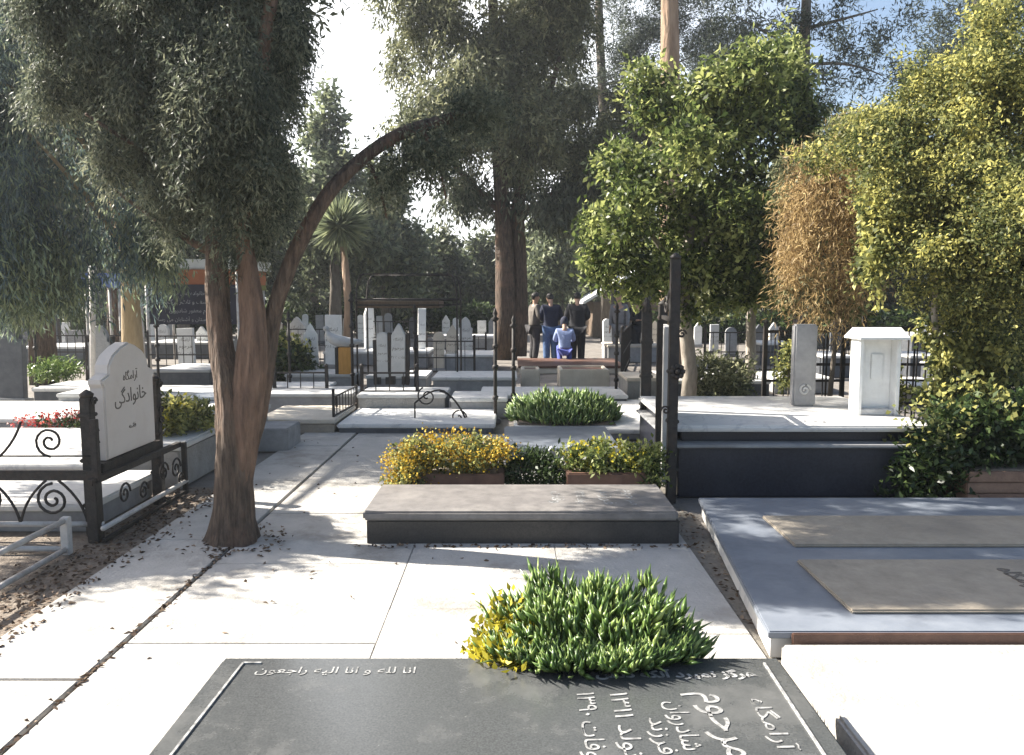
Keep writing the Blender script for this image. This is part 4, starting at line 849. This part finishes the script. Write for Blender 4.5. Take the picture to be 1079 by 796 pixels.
bushy('grass_bed', 'low green planting on the slab right of the slate headstone', [(at(60, 400, 12.6).x, 12.6, .42, .4, .25, .1)], 180, 10, .1, .02, .08, 'succ', seed=18)

# headstones
hrnd = random.Random(9)
def outline(kind, w, h):
    a = w / 2
    if kind == 'pointed': return [(-a, 0), (a, 0), (a, h * .78), (a * .62, h * .86), (a * .3, h * .95), (0, h), (-a * .3, h * .95), (-a * .62, h * .86), (-a, h * .78)]
    if kind == 'flat': return [(-a, 0), (a, 0), (a, h), (-a, h)]
    if kind == 'ogee': return [(u, v) for u, v in ogee(a, h * .74, h)]
    q = [(a * math.cos(i * math.pi / 10), h - a + a * math.sin(i * math.pi / 10)) for i in range(11)]
    return [(-a, 0), (a, 0)] + q
def headstone(label, px, pbot, ptop, wpx, kind='pointed', m='marble', Y=None, z=None, rz=0, th=.1, text=True, legs=False, frame=None, group='headstones in the rows', name='headstone'):
    if Y is None: q = gp(px, pbot); Y = q.y; z = 0 if z is None else z
    x = at(px, pbot, Y).x; zb = at(px, pbot, Y).z if z is None else z; h = at(px, ptop, Y).z - zb; wd = wpx / FPX * Y
    t = thing(name, (x, Y, zb), label, 'headstone', group, rz)
    t.rotation_euler = (hrnd.gauss(0, .03), hrnd.gauss(0, .025), rz + hrnd.gauss(0, .12))
    def loc(mb, nm, mk):
        ob = mb.build(nm, M[mk]); ob.parent = t; return ob
    z_ = .14 * h if legs else .08
    sl = loc(MB().prism([(u, z_ + v) for u, v in outline(kind, wd, h - z_)], 'y', -th / 2, th / 2, .008), 'slab', m)
    if legs:
        for s in (-1, 1): loc(MB().box(s * wd * .36 - .025, s * wd * .36 + .025, -.03, .03, 0, z_, .004), 'leg', 'iron')
    else: loc(MB().box(-wd * .62, wd * .62, -th, th, 0, .08, .01), 'plinth', 'grey' if m != 'grey' else 'dark')
    if frame:
        for s in (-1, 1): loc(MB().box(s * (wd / 2 + .03) - .025, s * (wd / 2 + .03) + .025, -.04, .04, 0, h * .85, .005), 'post', frame)
    if text:
        mk = 'ink' if m not in ('dark', 'grey', 'navy') else 'chisel'
        for k, s in enumerate(['آرامگاه', 'مرحوم', 'وفات ۱۳۸۵']):
            sz = wd * (.26 if k != 1 else .34)
            c = bpy.data.curves.new('txt', 'FONT'); c.body = shape(s); c.size = sz; c.align_x = 'CENTER'; c.resolution_u = 2
            o = bpy.data.objects.new('txt', c); C.objects.link(o); bpy.context.view_layer.update()
            me = bpy.data.meshes.new_from_object(o.evaluated_get(bpy.context.evaluated_depsgraph_get())); bpy.data.objects.remove(o)
            me.transform(plane_mtx((0, -th / 2 - .002, z_ + (h - z_) * (.68 - .17 * k)), (1, 0, 0), (0, 0, 1))); me.materials.clear()
            link('inscription', me, M[mk], sl)
    return t
headstone('dark slate headstone at the left edge of the middle row', 12, 425, 338, 34, 'ogee', 'dark', rz=-.25, text=False)
headstone('rounded dark headstone framed in black behind the weeping fronds', 51, 378, 328, 24, 'round', 'dark', frame='iron')
headstone('small grey flat headstone below the weeping fronds', 80, 374, 348, 20, 'flat', 'grey')
headstone('grey arched headstone just behind the framed headstone', 106, 404, 343, 22, 'ogee', 'grey', Y=12.5, z=0, frame='iron')
headstone('white flat headstone under the black banner', 198, 392, 346, 17, 'flat', 'white')
headstone('pinkish pointed stele right of the trunk', 296, 378, 339, 14, 'pointed', 'cream')
headstone('pale grey wide stele second right of the trunk', 313, 377, 334, 17, 'pointed', 'paleg')
headstone('slim white pointed stele on two iron legs', 330, 404, 341, 14, 'pointed', 'white', legs=True, frame=None)
headstone('white broad stele left of the orange pillar', 352, 388, 332, 17, 'flat', 'white')
headstone('shorter grey stele of the twin pair in black frames', 404, 404, 350, 12, 'round', 'paleg', legs=True, frame='iron', Y=11.6, z=.3)
headstone('taller grey stele of the twin pair in black frames', 420, 404, 341, 15, 'pointed', 'paleg', legs=True, frame='iron', Y=11.6, z=.3)
headstone('tall thin white stele below the wire arbour', 444, 384, 325, 8, 'flat', 'white')
headstone('cream rounded stele with mossy stain right of the arbour', 463, 392, 350, 11, 'round', 'cream')
headstone('cream pointed stele, nearer of two left of the iron post', 476, 390, 342, 12, 'pointed', 'cream')
headstone('pale ornate stele left of the iron post in the centre', 491, 385, 334, 14, 'ogee', 'paleg')
headstone('thin white stele glimpsed through the arbour', 393, 372, 322, 7, 'flat', 'white', rz=.2)
headstone('white slanted stele at the left leg of the arbour', 389, 380, 318, 9, 'pointed', 'white', rz=.4)
headstone('far white stele left of the banner pole', 70, 368, 340, 9, 'flat', 'white')
headstone('far pale stele between the banner legs', 172, 372, 342, 13, 'round', 'paleg')
headstone('far white pointed stele between the banner and the trunk', 214, 376, 344, 11, 'pointed', 'white')
headstone('far dark stele left of the banner pole', 30, 372, 342, 11, 'round', 'dark')
headstone('small far white stele beyond the slate headstone', 6, 366, 340, 10, 'pointed', 'paleg')
headstone('far small white stele right of the arbour', 508, 366, 338, 9, 'flat', 'paleg')
headstone('far pointed white stele behind the cream stele', 470, 362, 332, 8, 'pointed', 'white')
headstone('far grey stele behind the twin pair', 411, 362, 330, 8, 'round', 'grey')
headstone('far white stele just right of the orange pillar', 380, 364, 332, 8, 'round', 'white')
headstone('far grey stele behind the slim white stele', 338, 362, 332, 8, 'flat', 'grey')
headstone('far white stele at the foot of the gabled hut', 640, 368, 336, 9, 'round', 'white')
headstone('far cream stele behind the seated pair', 690, 372, 338, 10, 'pointed', 'cream')
headstone('far white stele behind the citrus trunk', 752, 372, 342, 9, 'flat', 'paleg')
headstone('far grey stele behind the slim pale stem', 770, 376, 345, 12, 'round', 'grey')
headstone('far pale stele left of the narrow grey stele', 815, 372, 340, 10, 'pointed', 'paleg')
headstone('far dark stele glimpsed left of the shrine', 880, 372, 338, 14, 'flat', 'dark')
headstone('far grey stele behind the vine stem', 1005, 385, 345, 16, 'round', 'grey')
headstone('far white stele at the right edge behind the railing', 1060, 390, 348, 14, 'pointed', 'paleg')

for lab, a0, a1, Yh_, hh in (('long dark clipped hedge across the back left, behind the banner', 0, 250, 30, 1.0), ('dark clipped hedge across the back behind the arbour', 262, 520, 33, 1.1), ('dark clipped hedge behind the citrus and slim pale stem', 690, 850, 27, 1.0), ('dark clipped hedge at the far right behind the shrine', 855, 1079, 24, 1.0)):
    x0, x1 = at(a0, 340, Yh_).x, at(a1, 340, Yh_).x; k = max(3, int((x1 - x0) / 1.0))
    bushy('hedge', lab, [(x0 + (x1 - x0) * (i + .5) / k, Yh_ + .2 * math.sin(i * 2.3), hh * .5, .62, .5, hh * (.5 + .12 * math.sin(i * 1.7))) for i in range(k)], 110 * k, 12, .2, .09, .16, 'bush', cat='hedge', group='hedges at the back', seed=90 + int(Yh_))
for a in (('tiny pale stele under the left end of the arbour roof', 400, 358, 333, 6, 'flat', 'paleg'), ('tiny dark stele behind the tall thin white stele', 434, 360, 334, 7, 'round', 'dark'), ('tiny white stele left of the ornate pale stele', 480, 357, 335, 6, 'round', 'white'),
          ('tiny grey stele beside the left trunk of the twin cypress', 518, 360, 335, 6, 'pointed', 'grey'), ('tiny cream stele behind the orange pillar bowl', 364, 360, 334, 7, 'round', 'cream'), ('tiny dark stele behind the pinkish pointed stele', 286, 362, 336, 8, 'flat', 'dark'),
          ('tiny white stele right of the broad white stele', 322, 360, 331, 6, 'round', 'white'), ('low grey stele seen between trunk and banner', 181, 360, 338, 7, 'pointed', 'grey'), ('low white stele at the left foot of the banner', 160, 364, 341, 8, 'flat', 'white'),
          ('low dark stele behind the green planting at left', 60, 362, 336, 10, 'pointed', 'dark'), ('low pale stele at the far left edge', 20, 358, 336, 8, 'flat', 'paleg'), ('low cream stele behind the arched grey headstone', 120, 366, 340, 9, 'round', 'cream'),
          ('low white stele beyond the dark bush right of citrus trunk', 735, 366, 340, 8, 'pointed', 'white'), ('low dark stele beside the slim pale stem', 800, 368, 342, 9, 'pointed', 'dark'), ('low white stele right of the grey carved stele', 868, 366, 340, 8, 'round', 'white'),
          ('low pale stele right of the shrine', 970, 372, 342, 10, 'flat', 'paleg'), ('low dark stele behind the vine at right', 1035, 376, 344, 12, 'pointed', 'dark')):
    headstone(*a, text=False)

# ------------------------------------------------------------------ pillar, arbour, railing, posts, troughs
t0 = gp(365, 413); Yo = t0.y
t = thing('pillar', (t0.x, Yo, 0), 'orange wooden pillar with a white bird shaped bowl on top', 'pillar')
wd = 13 / FPX * Yo; zt = at(365, 366, Yo).z
MB().box(t0.x - wd / 2, t0.x + wd / 2, Yo - .1, Yo + .1, .06, zt, .01).build('post', M['orange'], t)
MB().box(t0.x - wd / 2 - .055, t0.x - wd / 2 - .003, Yo - .1, Yo + .12, .0, zt, .006).build('side_post', M['iron'], t)
MB().box(t0.x - .14, t0.x + .14, Yo - .14, Yo + .14, 0, .058, .008).build('foot', M['grey'], t)
m = MB(); m.tube(bez((t0.x - .3, Yo, zt + .28), (t0.x - .25, Yo, zt + .02), (t0.x + .28, Yo, zt + .1), 9), [.03, .05, .075, .09, .1, .1, .085, .06, .02], 10); m.lathe([(.05, 0), (.09, .03), (.03, .08)], (t0.x, Yo, zt), 10); m.ball(Vector((t0.x - .31, Yo, zt + .3)), .05, 2)
m.build('bird_bowl', M['paleg'], t)
# small iron rail on the low slab
t = thing('iron_railing', (gp(350, 457).x, 9.4, 0), 'small black iron rail with scrolls on the low white slab', 'railing')
a = at(352, 455, 9.35); b = at(376, 430, 10.5); a.z = b.z = 0
for p, h in ((a, .5), (b, .42), (Vector((a.x - .15, 10.2, 0)), .3)): MB().box(p.x - .015, p.x + .015, p.y - .015, p.y + .015, 0, h, .003).build('post', M['iron'], t)
m = MB()
for z in (.18, .4): m.bar(a + Vector((0, 0, z)), b + Vector((0, 0, z)), .008)
for k in range(1, 8): q = a + (b - a) * k / 8; m.bar(q + Vector((0, 0, .18)), q + Vector((0, 0, .4)), .005)
m.build('rail', M['iron'], t)
m = MB(); c0 = at(470, 430, 9.6)
m.tube(bez(at(437, 425, 9.6), at(465, 400, 9.6), at(475, 420, 9.6)), .012, 6); m.tube(bez(at(463, 412, 9.6), at(480, 415, 9.6), at(492, 445, 9.6)), .012, 6)
m.spiral(tuple(at(483, 440, 9.6)), .1, 1.3, .01, 'xz', 0); m.spiral(tuple(at(450, 418, 9.6)), .12, 1.5, .01, 'xz', 2)
m.tube([(at(483, 440, 9.6).x, 9.6, 0), at(483, 449, 9.6)], .01, 5); m.tube([(at(437, 425, 9.6).x, 9.6, 0), at(437, 425, 9.6)], .01, 5)
s_ = m.build('iron_scroll', M['iron'], origin=(c0.x, 9.6, 0)); tag(s_, 'bent iron scroll lying along the low white slab', 'ironwork')
# wire arbour
Yg = 13.5
t = thing('wire_arbour', (at(430, 400, Yg).x, Yg, 0), 'thin wire arbour with arched top over the twin headstones', 'arbour')
x0, x1 = at(377, 400, Yg).x, at(482, 400, Yg).x; zt = at(0, 289, Yg).z; zm = at(0, 316, Yg).z
for x in (x0, x1):
    for y in (Yg, Yg + 1.0):
        m = MB(); m.tube([(x, y, 0), (x, y, zm)] + bez((x, y, zm), (x + (.0), y, zt), (x + (.14 if x == x0 else -.14), y, zt), 5)[1:], .016, 6); m.build('leg', M['iron'], t)
m = MB()
for y in (Yg, Yg + 1.0): m.tube([(x0 + .14, y, zt), (x1 - .14, y, zt)], .012, 6); m.tube([(x0, y, zm), (x1, y, zm)], .022, 6); m.tube([(x0, y, zm - .09), (x1, y, zm - .09)], .014, 6)
for x in (x0, x1): m.tube([(x, Yg, zm), (x, Yg + 1, zm)], .012, 6)
m.build('rail', M['iron'], t)
MB().box(x0, x1 - .3, Yg + .02, Yg + .98, zm - .14, zm - .025, .008).build('roof_panel', M['wood'], t)
# slim iron posts
for lab, px, pb_, pt_ in (('slim iron post with knobs left of the standing men', 522, 446, 338), ('slim iron post at the left foot of the arbour', 372, 420, 318), ('slim iron post between the arbour and the cream steles', 438, 412, 330), ('slim iron post right of the near forked trunk', 306, 416, 338), ('slim iron post behind the framed headstone', 168, 420, 345), ('slim iron post left of the slate headstone bed', 40, 412, 330), ('dark iron post in front of the twin trunks', 541, 440, 345), ('rusty iron post right of the stone trough', 649, 424, 330)):
    q = gp(px, pb_); h = at(px, pt_, q.y).z
    m = MB(); m.tube([(q.x, q.y, 0), (q.x, q.y, h)], .022, 8)
    for z in (.25 * h, .55 * h, .75 * h): m.ball(Vector((q.x, q.y, z)), .045, 1)
    m.lathe([(.035, 0), (.05, .02), (.02, .05), (.03, .09), (.002, .16)], (q.x, q.y, h), 8)
    t = thing('iron_post', (q.x, q.y, 0), lab, 'post', 'slim iron posts'); m.build('shaft', M['iron'], t); MB().box(q.x - .07, q.x + .07, q.y - .07, q.y + .07, 0, .06, .01).build('foot', M['dark'], t)
# stone troughs and reddish mound
def trough(label, px0, px1, pb_, h, dp):
    x0, x1, y0 = pg(px0, px1, pb_); t = thing('stone_trough', ((x0 + x1) / 2, y0, 0), label, 'planter', 'pink stone troughs')
    m = MB(); z0 = .2; zz = z0 + h
    m.box(x0, x1, y0, y0 + .06, 0, zz, .012); m.box(x0, x1, y0 + dp - .06, y0 + dp, 0, zz, .012); m.box(x0, x0 + .06, y0 + .062, y0 + dp - .062, 0, zz - .004, .01); m.box(x1 - .06, x1, y0 + .062, y0 + dp - .062, 0, zz - .004, .01)
    m.build('box', M['cream'], t); MB().box(x0 + .06, x1 - .06, y0 + .06, y0 + dp - .06, .1, zz - .03, 0).build('soil_bed', M['redstone'], t)
trough('wide pink stone trough in front of the standing men', 590, 642, 416, .2, .8)
trough('small pink stone trough left of the wide one', 549, 569, 414, .18, .6)
grave('reddish earth grave the men stand around', gp(545, 384).x, gp(645, 384).x, 16.2, 18.2, .16, 'redstone', 'cream', group='graves in the rows')
# gabled hut
Yh = 30; a = at(618, 320, Yh); t = thing('hut', (a.x + 1.6, Yh, 0), 'brown gabled hut with pale roof edge beyond the men', 'hut')
xh0, xh1 = at(625, 300, Yh).x, at(715, 300, Yh).x; ze = at(0, 318, Yh).z; zp = at(0, 284, Yh).z
MB().box(xh0, xh1, Yh, Yh + 3, 0, ze - .02, .02).build('wall', M['wood'], t)
xm = (xh0 + xh1) / 2
MB().prism([(xh0 - .4, ze), (xm, zp), (xh1 + .4, ze), (xh1 + .4, ze - .12), (xm, zp - .12), (xh0 - .4, ze - .12)], 'y', Yh - .3, Yh + 3.3, .01).build('roof', M['white'], t)
MB().box(xh0 + .5, xh0 + 1.3, Yh - .03, Yh - .002, .05, 1.9, .01).build('door', M['glass'], t)
# banner stand
Yb = 15.5
t = thing('banner', (at(200, 400, Yb).x, Yb, 0), 'black mourning banner with white Persian lines on two poles', 'banner')
p0, p1 = at(156, 300, Yb), at(250, 342, Yb)
MB().box(p0.x, p1.x, Yb - .006, Yb + .006, p1.z, p0.z, .002).build('cloth', M['banner'], t)
for k, s in enumerate(['هیات خانواده های محترم', 'با نهایت تاسف و تاثر درگذشت', 'مرحوم مغفور شادروان', 'را به اطلاع دوستان و آشنایان می رساند']):
    lettering('lettering', s.replace('غ', 'ع'), .15, plane_mtx(((p0.x + p1.x) / 2, Yb - .009, p0.z - .2 - k * .165), (1, 0, 0), (0, 0, 1)), M['chisel'], t, 'CENTER', 0, .001, fit=(1.0, 1.45, .9, 1.5)[k])
for x in (p0.x - .03, p1.x + .03): MB().tube([(x, Yb, 0), (x, Yb, p0.z + .25)], .035, 8).build('pole', M['pipe'], t)
t = thing('canopy_stall', (at(190, 400, 18).x, 18, 0), 'orange and olive fabric canopy behind the banner', 'canopy')
q0, q1 = at(168, 273, 18), at(252, 300, 18)
for nm, mk, za, zb in (('canopy', 'canopy', at(0, 284, 18).z, at(0, 300, 18).z), ('valance', 'canopy_g', at(0, 300, 18).z, at(0, 306, 18).z)):
    MB().box(q0.x - .6, q1.x, 18 - (.01 if nm == 'valance' else 0), 20, zb, za, .02).build(nm, M[mk], t)
MB().prism([(q0.x - .7, at(0, 284, 18).z + .004), (q1.x + .1, at(0, 284, 18).z + .004), (q1.x + .1, q0.z), (q0.x - .3, q0.z)], 'y', 18.1, 20.1, .02).build('roof_sheet', M['canopy_w'], t)
for x in (q0.x - .55, q1.x - .05):
    for y in (18.1, 19.9): MB().tube([(x, y, 0), (x, y, q1.z)], .03, 8).build('pole', M['pipe'], t)
t = thing('canopy_stall', (at(105, 400, 17).x, 17, 0), 'blue sheet awning on pale poles behind the weeping fronds', 'canopy')
q0, q1 = at(82, 288, 17), at(128, 303, 17)
MB().box(q0.x, q1.x, 17, 18.2, q1.z, q0.z, .02).build('canopy', M['bluecloth'], t)
for x in (q0.x + .1, q1.x - .1):
    for y in (17.1, 18.1): MB().tube([(x, y, 0), (x, y, q1.z)], .035, 8).build('pole', M['pipe'], t)
t = thing('lamp_pole', (at(97, 425, 11.5).x, 11.5, 0), 'pale round pole left of the weeping tree trunk', 'pole')
MB().tube([(at(97, 400, 11.5).x, 11.5, 0), at(97, 286, 11.5)], .04, 10).build('shaft', M['pipe'], t); MB().ball(at(97, 284, 11.5), .06, 2).build('finial', M['white'], t)

# ------------------------------------------------------------------ people
def skinned(name, verts, edges, radii, material, parent, sub=2, smooth=True):
    me = bpy.data.meshes.new(name + '_rig'); me.from_pydata(verts, edges, []); o = bpy.data.objects.new(name, me); C.objects.link(o)
    o.modifiers.new('s', 'SKIN'); sv = me.skin_vertices[0].data if me.skin_vertices else None
    if sv is None:
        me.skin_vertices.new() if hasattr(me.skin_vertices, 'new') else None; sv = me.skin_vertices[0].data
    for i, q in enumerate(radii): sv[i].radius = q if isinstance(q, tuple) else (q, q)
    sv[0].use_root = True
    sb = o.modifiers.new('u', 'SUBSURF'); sb.levels = sub; sb.render_levels = sub
    bpy.context.view_layer.update()
    nm = bpy.data.meshes.new_from_object(o.evaluated_get(bpy.context.evaluated_depsgraph_get())); bpy.data.objects.remove(o)
    nm.polygons.foreach_set('use_smooth', [True] * len(nm.polygons)); nm.materials.clear(); nm.name = name
    return link(name, nm, material, parent)
def person(label, loc, rz, h=1.72, top='c_black', leg='c_black', arms='front', head_fwd=.04, crouch=False, bulk=1., long_coat=False, scarf=None, group='mourners by the grave'):
    t = thing('person', loc, label, 'person', group, rz); s = h / 1.76
    V = []; E = []; Rr = []
    def v(x, y, z, r): V.append((x * s, y * s, z * s)); Rr.append(tuple(q * s for q in r) if isinstance(r, tuple) else r * s); return len(V) - 1
    def e(*ids):
        for a, b in zip(ids, ids[1:]): E.append((a, b))
    dz = -.5 if crouch else 0; fy = .1 if crouch else 0
    pel = v(0, 0, .95 + dz, (.12, .085)); sp = v(0, .0 + fy * .3, 1.13 + dz, (.115, .075)); ch = v(0, .01 + fy, 1.34 + dz, (.125, .08)); nk = v(0, .01 + fy, 1.5 + dz, .055); hb = v(0, head_fwd * .6 + fy, 1.57 + dz, (.062, .075)); hd = v(0, head_fwd + fy, 1.66 + dz, (.075, .092)); tp = v(0, head_fwd + fy - .005, 1.735 + dz, (.055, .07))
    e(pel, sp, ch, nk, hb, hd, tp)
    no = v(0, head_fwd + fy + .108, 1.635 + dz, .012); e(hd, no)
    for q in (-1, 1): ea = v(q * .088, head_fwd + fy, 1.645 + dz, .016); e(hd, ea)
    J = {}
    for q in (-1, 1):
        hip = v(q * .095, 0, .88 + dz, .085)
        if crouch: kn = v(q * .13, .36, .5, .06); an = v(q * .12, .02, .1, .042)
        else: kn = v(q * .1, .02, .5, .06); an = v(q * .1, -.03, .09, .042)
        to = v(q * .13, an and (.14 if not crouch else .18), .035, .03); e(pel, hip, kn, an, to)
        sh = v(q * .185, .01 + fy, 1.42 + dz, .058)
        if arms == 'front': el = v(q * .27, .03 + fy, 1.17 + dz, .043); wr = v(q * .1, .22 + fy, 1.1 + dz, .029); hx = v(q * .045, .25 + fy, 1.11 + dz, (.035, .02)); fd = Vector((-q * .8, .5, .05))
        elif arms == 'down': el = v(q * .23, -.02 + fy, 1.14 + dz, .043); wr = v(q * .235, .04 + fy, .9 + dz, .029); hx = v(q * .235, .06 + fy, .83 + dz, (.02, .036)); fd = Vector((0, .25, -1))
        else: el = v(q * .25, .06 + fy, 1.18 + dz, .043); wr = v(q * .19, .3 + fy, 1.15 + dz, .029); hx = v(q * .18, .37 + fy, 1.16 + dz, (.036, .02)); fd = Vector((0, 1, .1))
        e(ch, sh, el, wr, hx); J[q] = (hip, kn, an, to, sh, el, wr, hx)
        H = Vector(V[hx]) / s; fd.normalize(); side = fd.cross(Vector((0, 0, 1)) if abs(fd.z) < .8 else Vector((1, 0, 0))).normalized()
        for k, (off, ln) in enumerate(((-.027, .065), (-.009, .08), (.009, .076), (.027, .06))):
            a1 = H + side * off + fd * .04; a2 = a1 + fd * ln * .5; a3 = a2 + (fd * .8 + Vector((0, 0, -.35))) * ln * .5
            i1 = v(*a1, .0095); i2 = v(*a2, .0085); i3 = v(*a3, .0075); e(hx, i1, i2, i3)
        th = H - side * .04 + fd * .01; i1 = v(*th, .011); i2 = v(*(th + fd * .04 - side * .01), .009); e(hx, i1, i2)
    skinned('body', V, E, Rr, M['skin'], t)
    def sub(ids, pairs, rad, nm, mk):
        mp = {i: k for k, i in enumerate(ids)}
        skinned(nm, [V[i] for i in ids], [(mp[a], mp[b]) for a, b in pairs], [tuple(x * s * bulk for x in r) if isinstance(r, tuple) else r * s * bulk for r in rad], M[mk], t)
    L, Q = J[-1], J[1]
    sub([sp, pel, ch, L[4], L[5], L[6], Q[4], Q[5], Q[6]], [(sp, pel), (sp, ch), (ch, L[4]), (L[4], L[5]), (L[5], L[6]), (ch, Q[4]), (Q[4], Q[5]), (Q[5], Q[6])],
        [(.165, .13), (.15, .115), (.185, .14), .085, .068, .048, .085, .068, .048], 'jacket', top)
    sub([pel, L[0], L[1], L[2], Q[0], Q[1], Q[2]], [(pel, L[0]), (L[0], L[1]), (L[1], L[2]), (pel, Q[0]), (Q[0], Q[1]), (Q[1], Q[2])], [(.165, .125), .108, .082, .07, .108, .082, .07] if not long_coat else [(.19, .15), .16, .15, .13, .16, .15, .13], 'trousers' if not long_coat else 'skirt', leg)
    for q in (L, Q):
        A_, T_ = Vector(V[q[2]]), Vector(V[q[3]])
        m = MB(); m.tube([A_ + Vector((0, -.05, -.05)) * s, A_ + Vector((0, .0, -.045)) * s, A_.lerp(T_, .6) + Vector((0, 0, -.015)) * s, T_ + Vector((0, .03, -.0)) * s], [.04 * s, .048 * s, .045 * s, .025 * s], 10); o = m.build('shoe', M['c_dark']); o.parent = t
    hc = Vector(V[hd]); bm = bmesh.new(); bmesh.ops.create_icosphere(bm, subdivisions=3, radius=1)
    rm = [q for q in bm.verts if (q.co.z < -.25 and q.co.y > -.35) or (q.co.z < .35 and q.co.y > .45) or q.co.z < -.75]
    if scarf: rm = [q for q in bm.verts if q.co.y > .6 and abs(q.co.x) < .62 and q.co.z < .55]
    bmesh.ops.delete(bm, geom=rm, context='VERTS')
    rs = (.098, .118, .112) if not scarf else (.108, .125, .15)
    m = MB().addbm(bm, Matrix.Translation(hc + Vector((0, -.006, .018 if not scarf else -.01)) * s) @ Matrix.Diagonal((rs[0] * s, rs[1] * s, rs[2] * s, 1)), True)
    o = m.build('hair' if not scarf else 'headscarf', M['hair'] if not scarf else M[scarf]); o.parent = t
    for q in (-1, 1): o = MB().ball(hc + Vector((q * .032, .088, .012)) * s, .011 * s, 1).build('eye', M['eye']); o.parent = t
    return t
Yq = 19.2
def pl(px, Y, z=.0): return (at(px, 380, Y).x, Y, z)
person('man in dark tan jacket at the left of the group, turned to the right', pl(563, 18.9), R(-70), 1.62, 'c_tan', 'c_dark', 'front', bulk=1.15)
person('man in navy jacket and blue jeans seen from behind, left of two', pl(580, 18.7), R(6), 1.6, 'c_navy', 'c_jeans', 'front', .15, bulk=1.3)
person('man in black jacket and black trousers seen from behind, rightmost of the group', pl(608, 18.5), R(-5), 1.62, 'c_black', 'c_black', 'front', .13, bulk=1.32)
person('crouching person in blue top between the two standing men', pl(595, 18.0, .0), R(0), 1.5, 'c_white', 'c_blue', 'reach', .14, True, scarf='c_navy')
person('person in grey clothes near the hut, left of the dark figure', pl(652, 19.5), R(150), 1.62, 'c_grey', 'c_grey', 'down')
person('person in long black dress near the hut beside the iron post', pl(671, 19.7), R(190), 1.55, 'c_black', 'c_black', 'front', long_coat=True, scarf='c_black')

# ------------------------------------------------------------------ air
hz = MB().box(-151, 151, -31, 261, -1.1, 19, 0).build('haze', None); tag(hz, 'thin bright morning haze between the trees', 'haze', kind='stuff')
hm = bpy.data.materials.new('haze_air'); hm.use_nodes = True; ht = hm.node_tree
ht.nodes.remove(ht.nodes['Principled BSDF']); pvv = ht.nodes.new('ShaderNodeVolumePrincipled')
pvv.inputs['Color'].default_value = (.9, .95, 1, 1); pvv.inputs['Density'].default_value = .0013; pvv.inputs['Anisotropy'].default_value = .35
ht.links.new(pvv.outputs[0], ht.nodes['Material Output'].inputs['Volume']); hz.data.materials.append(hm)
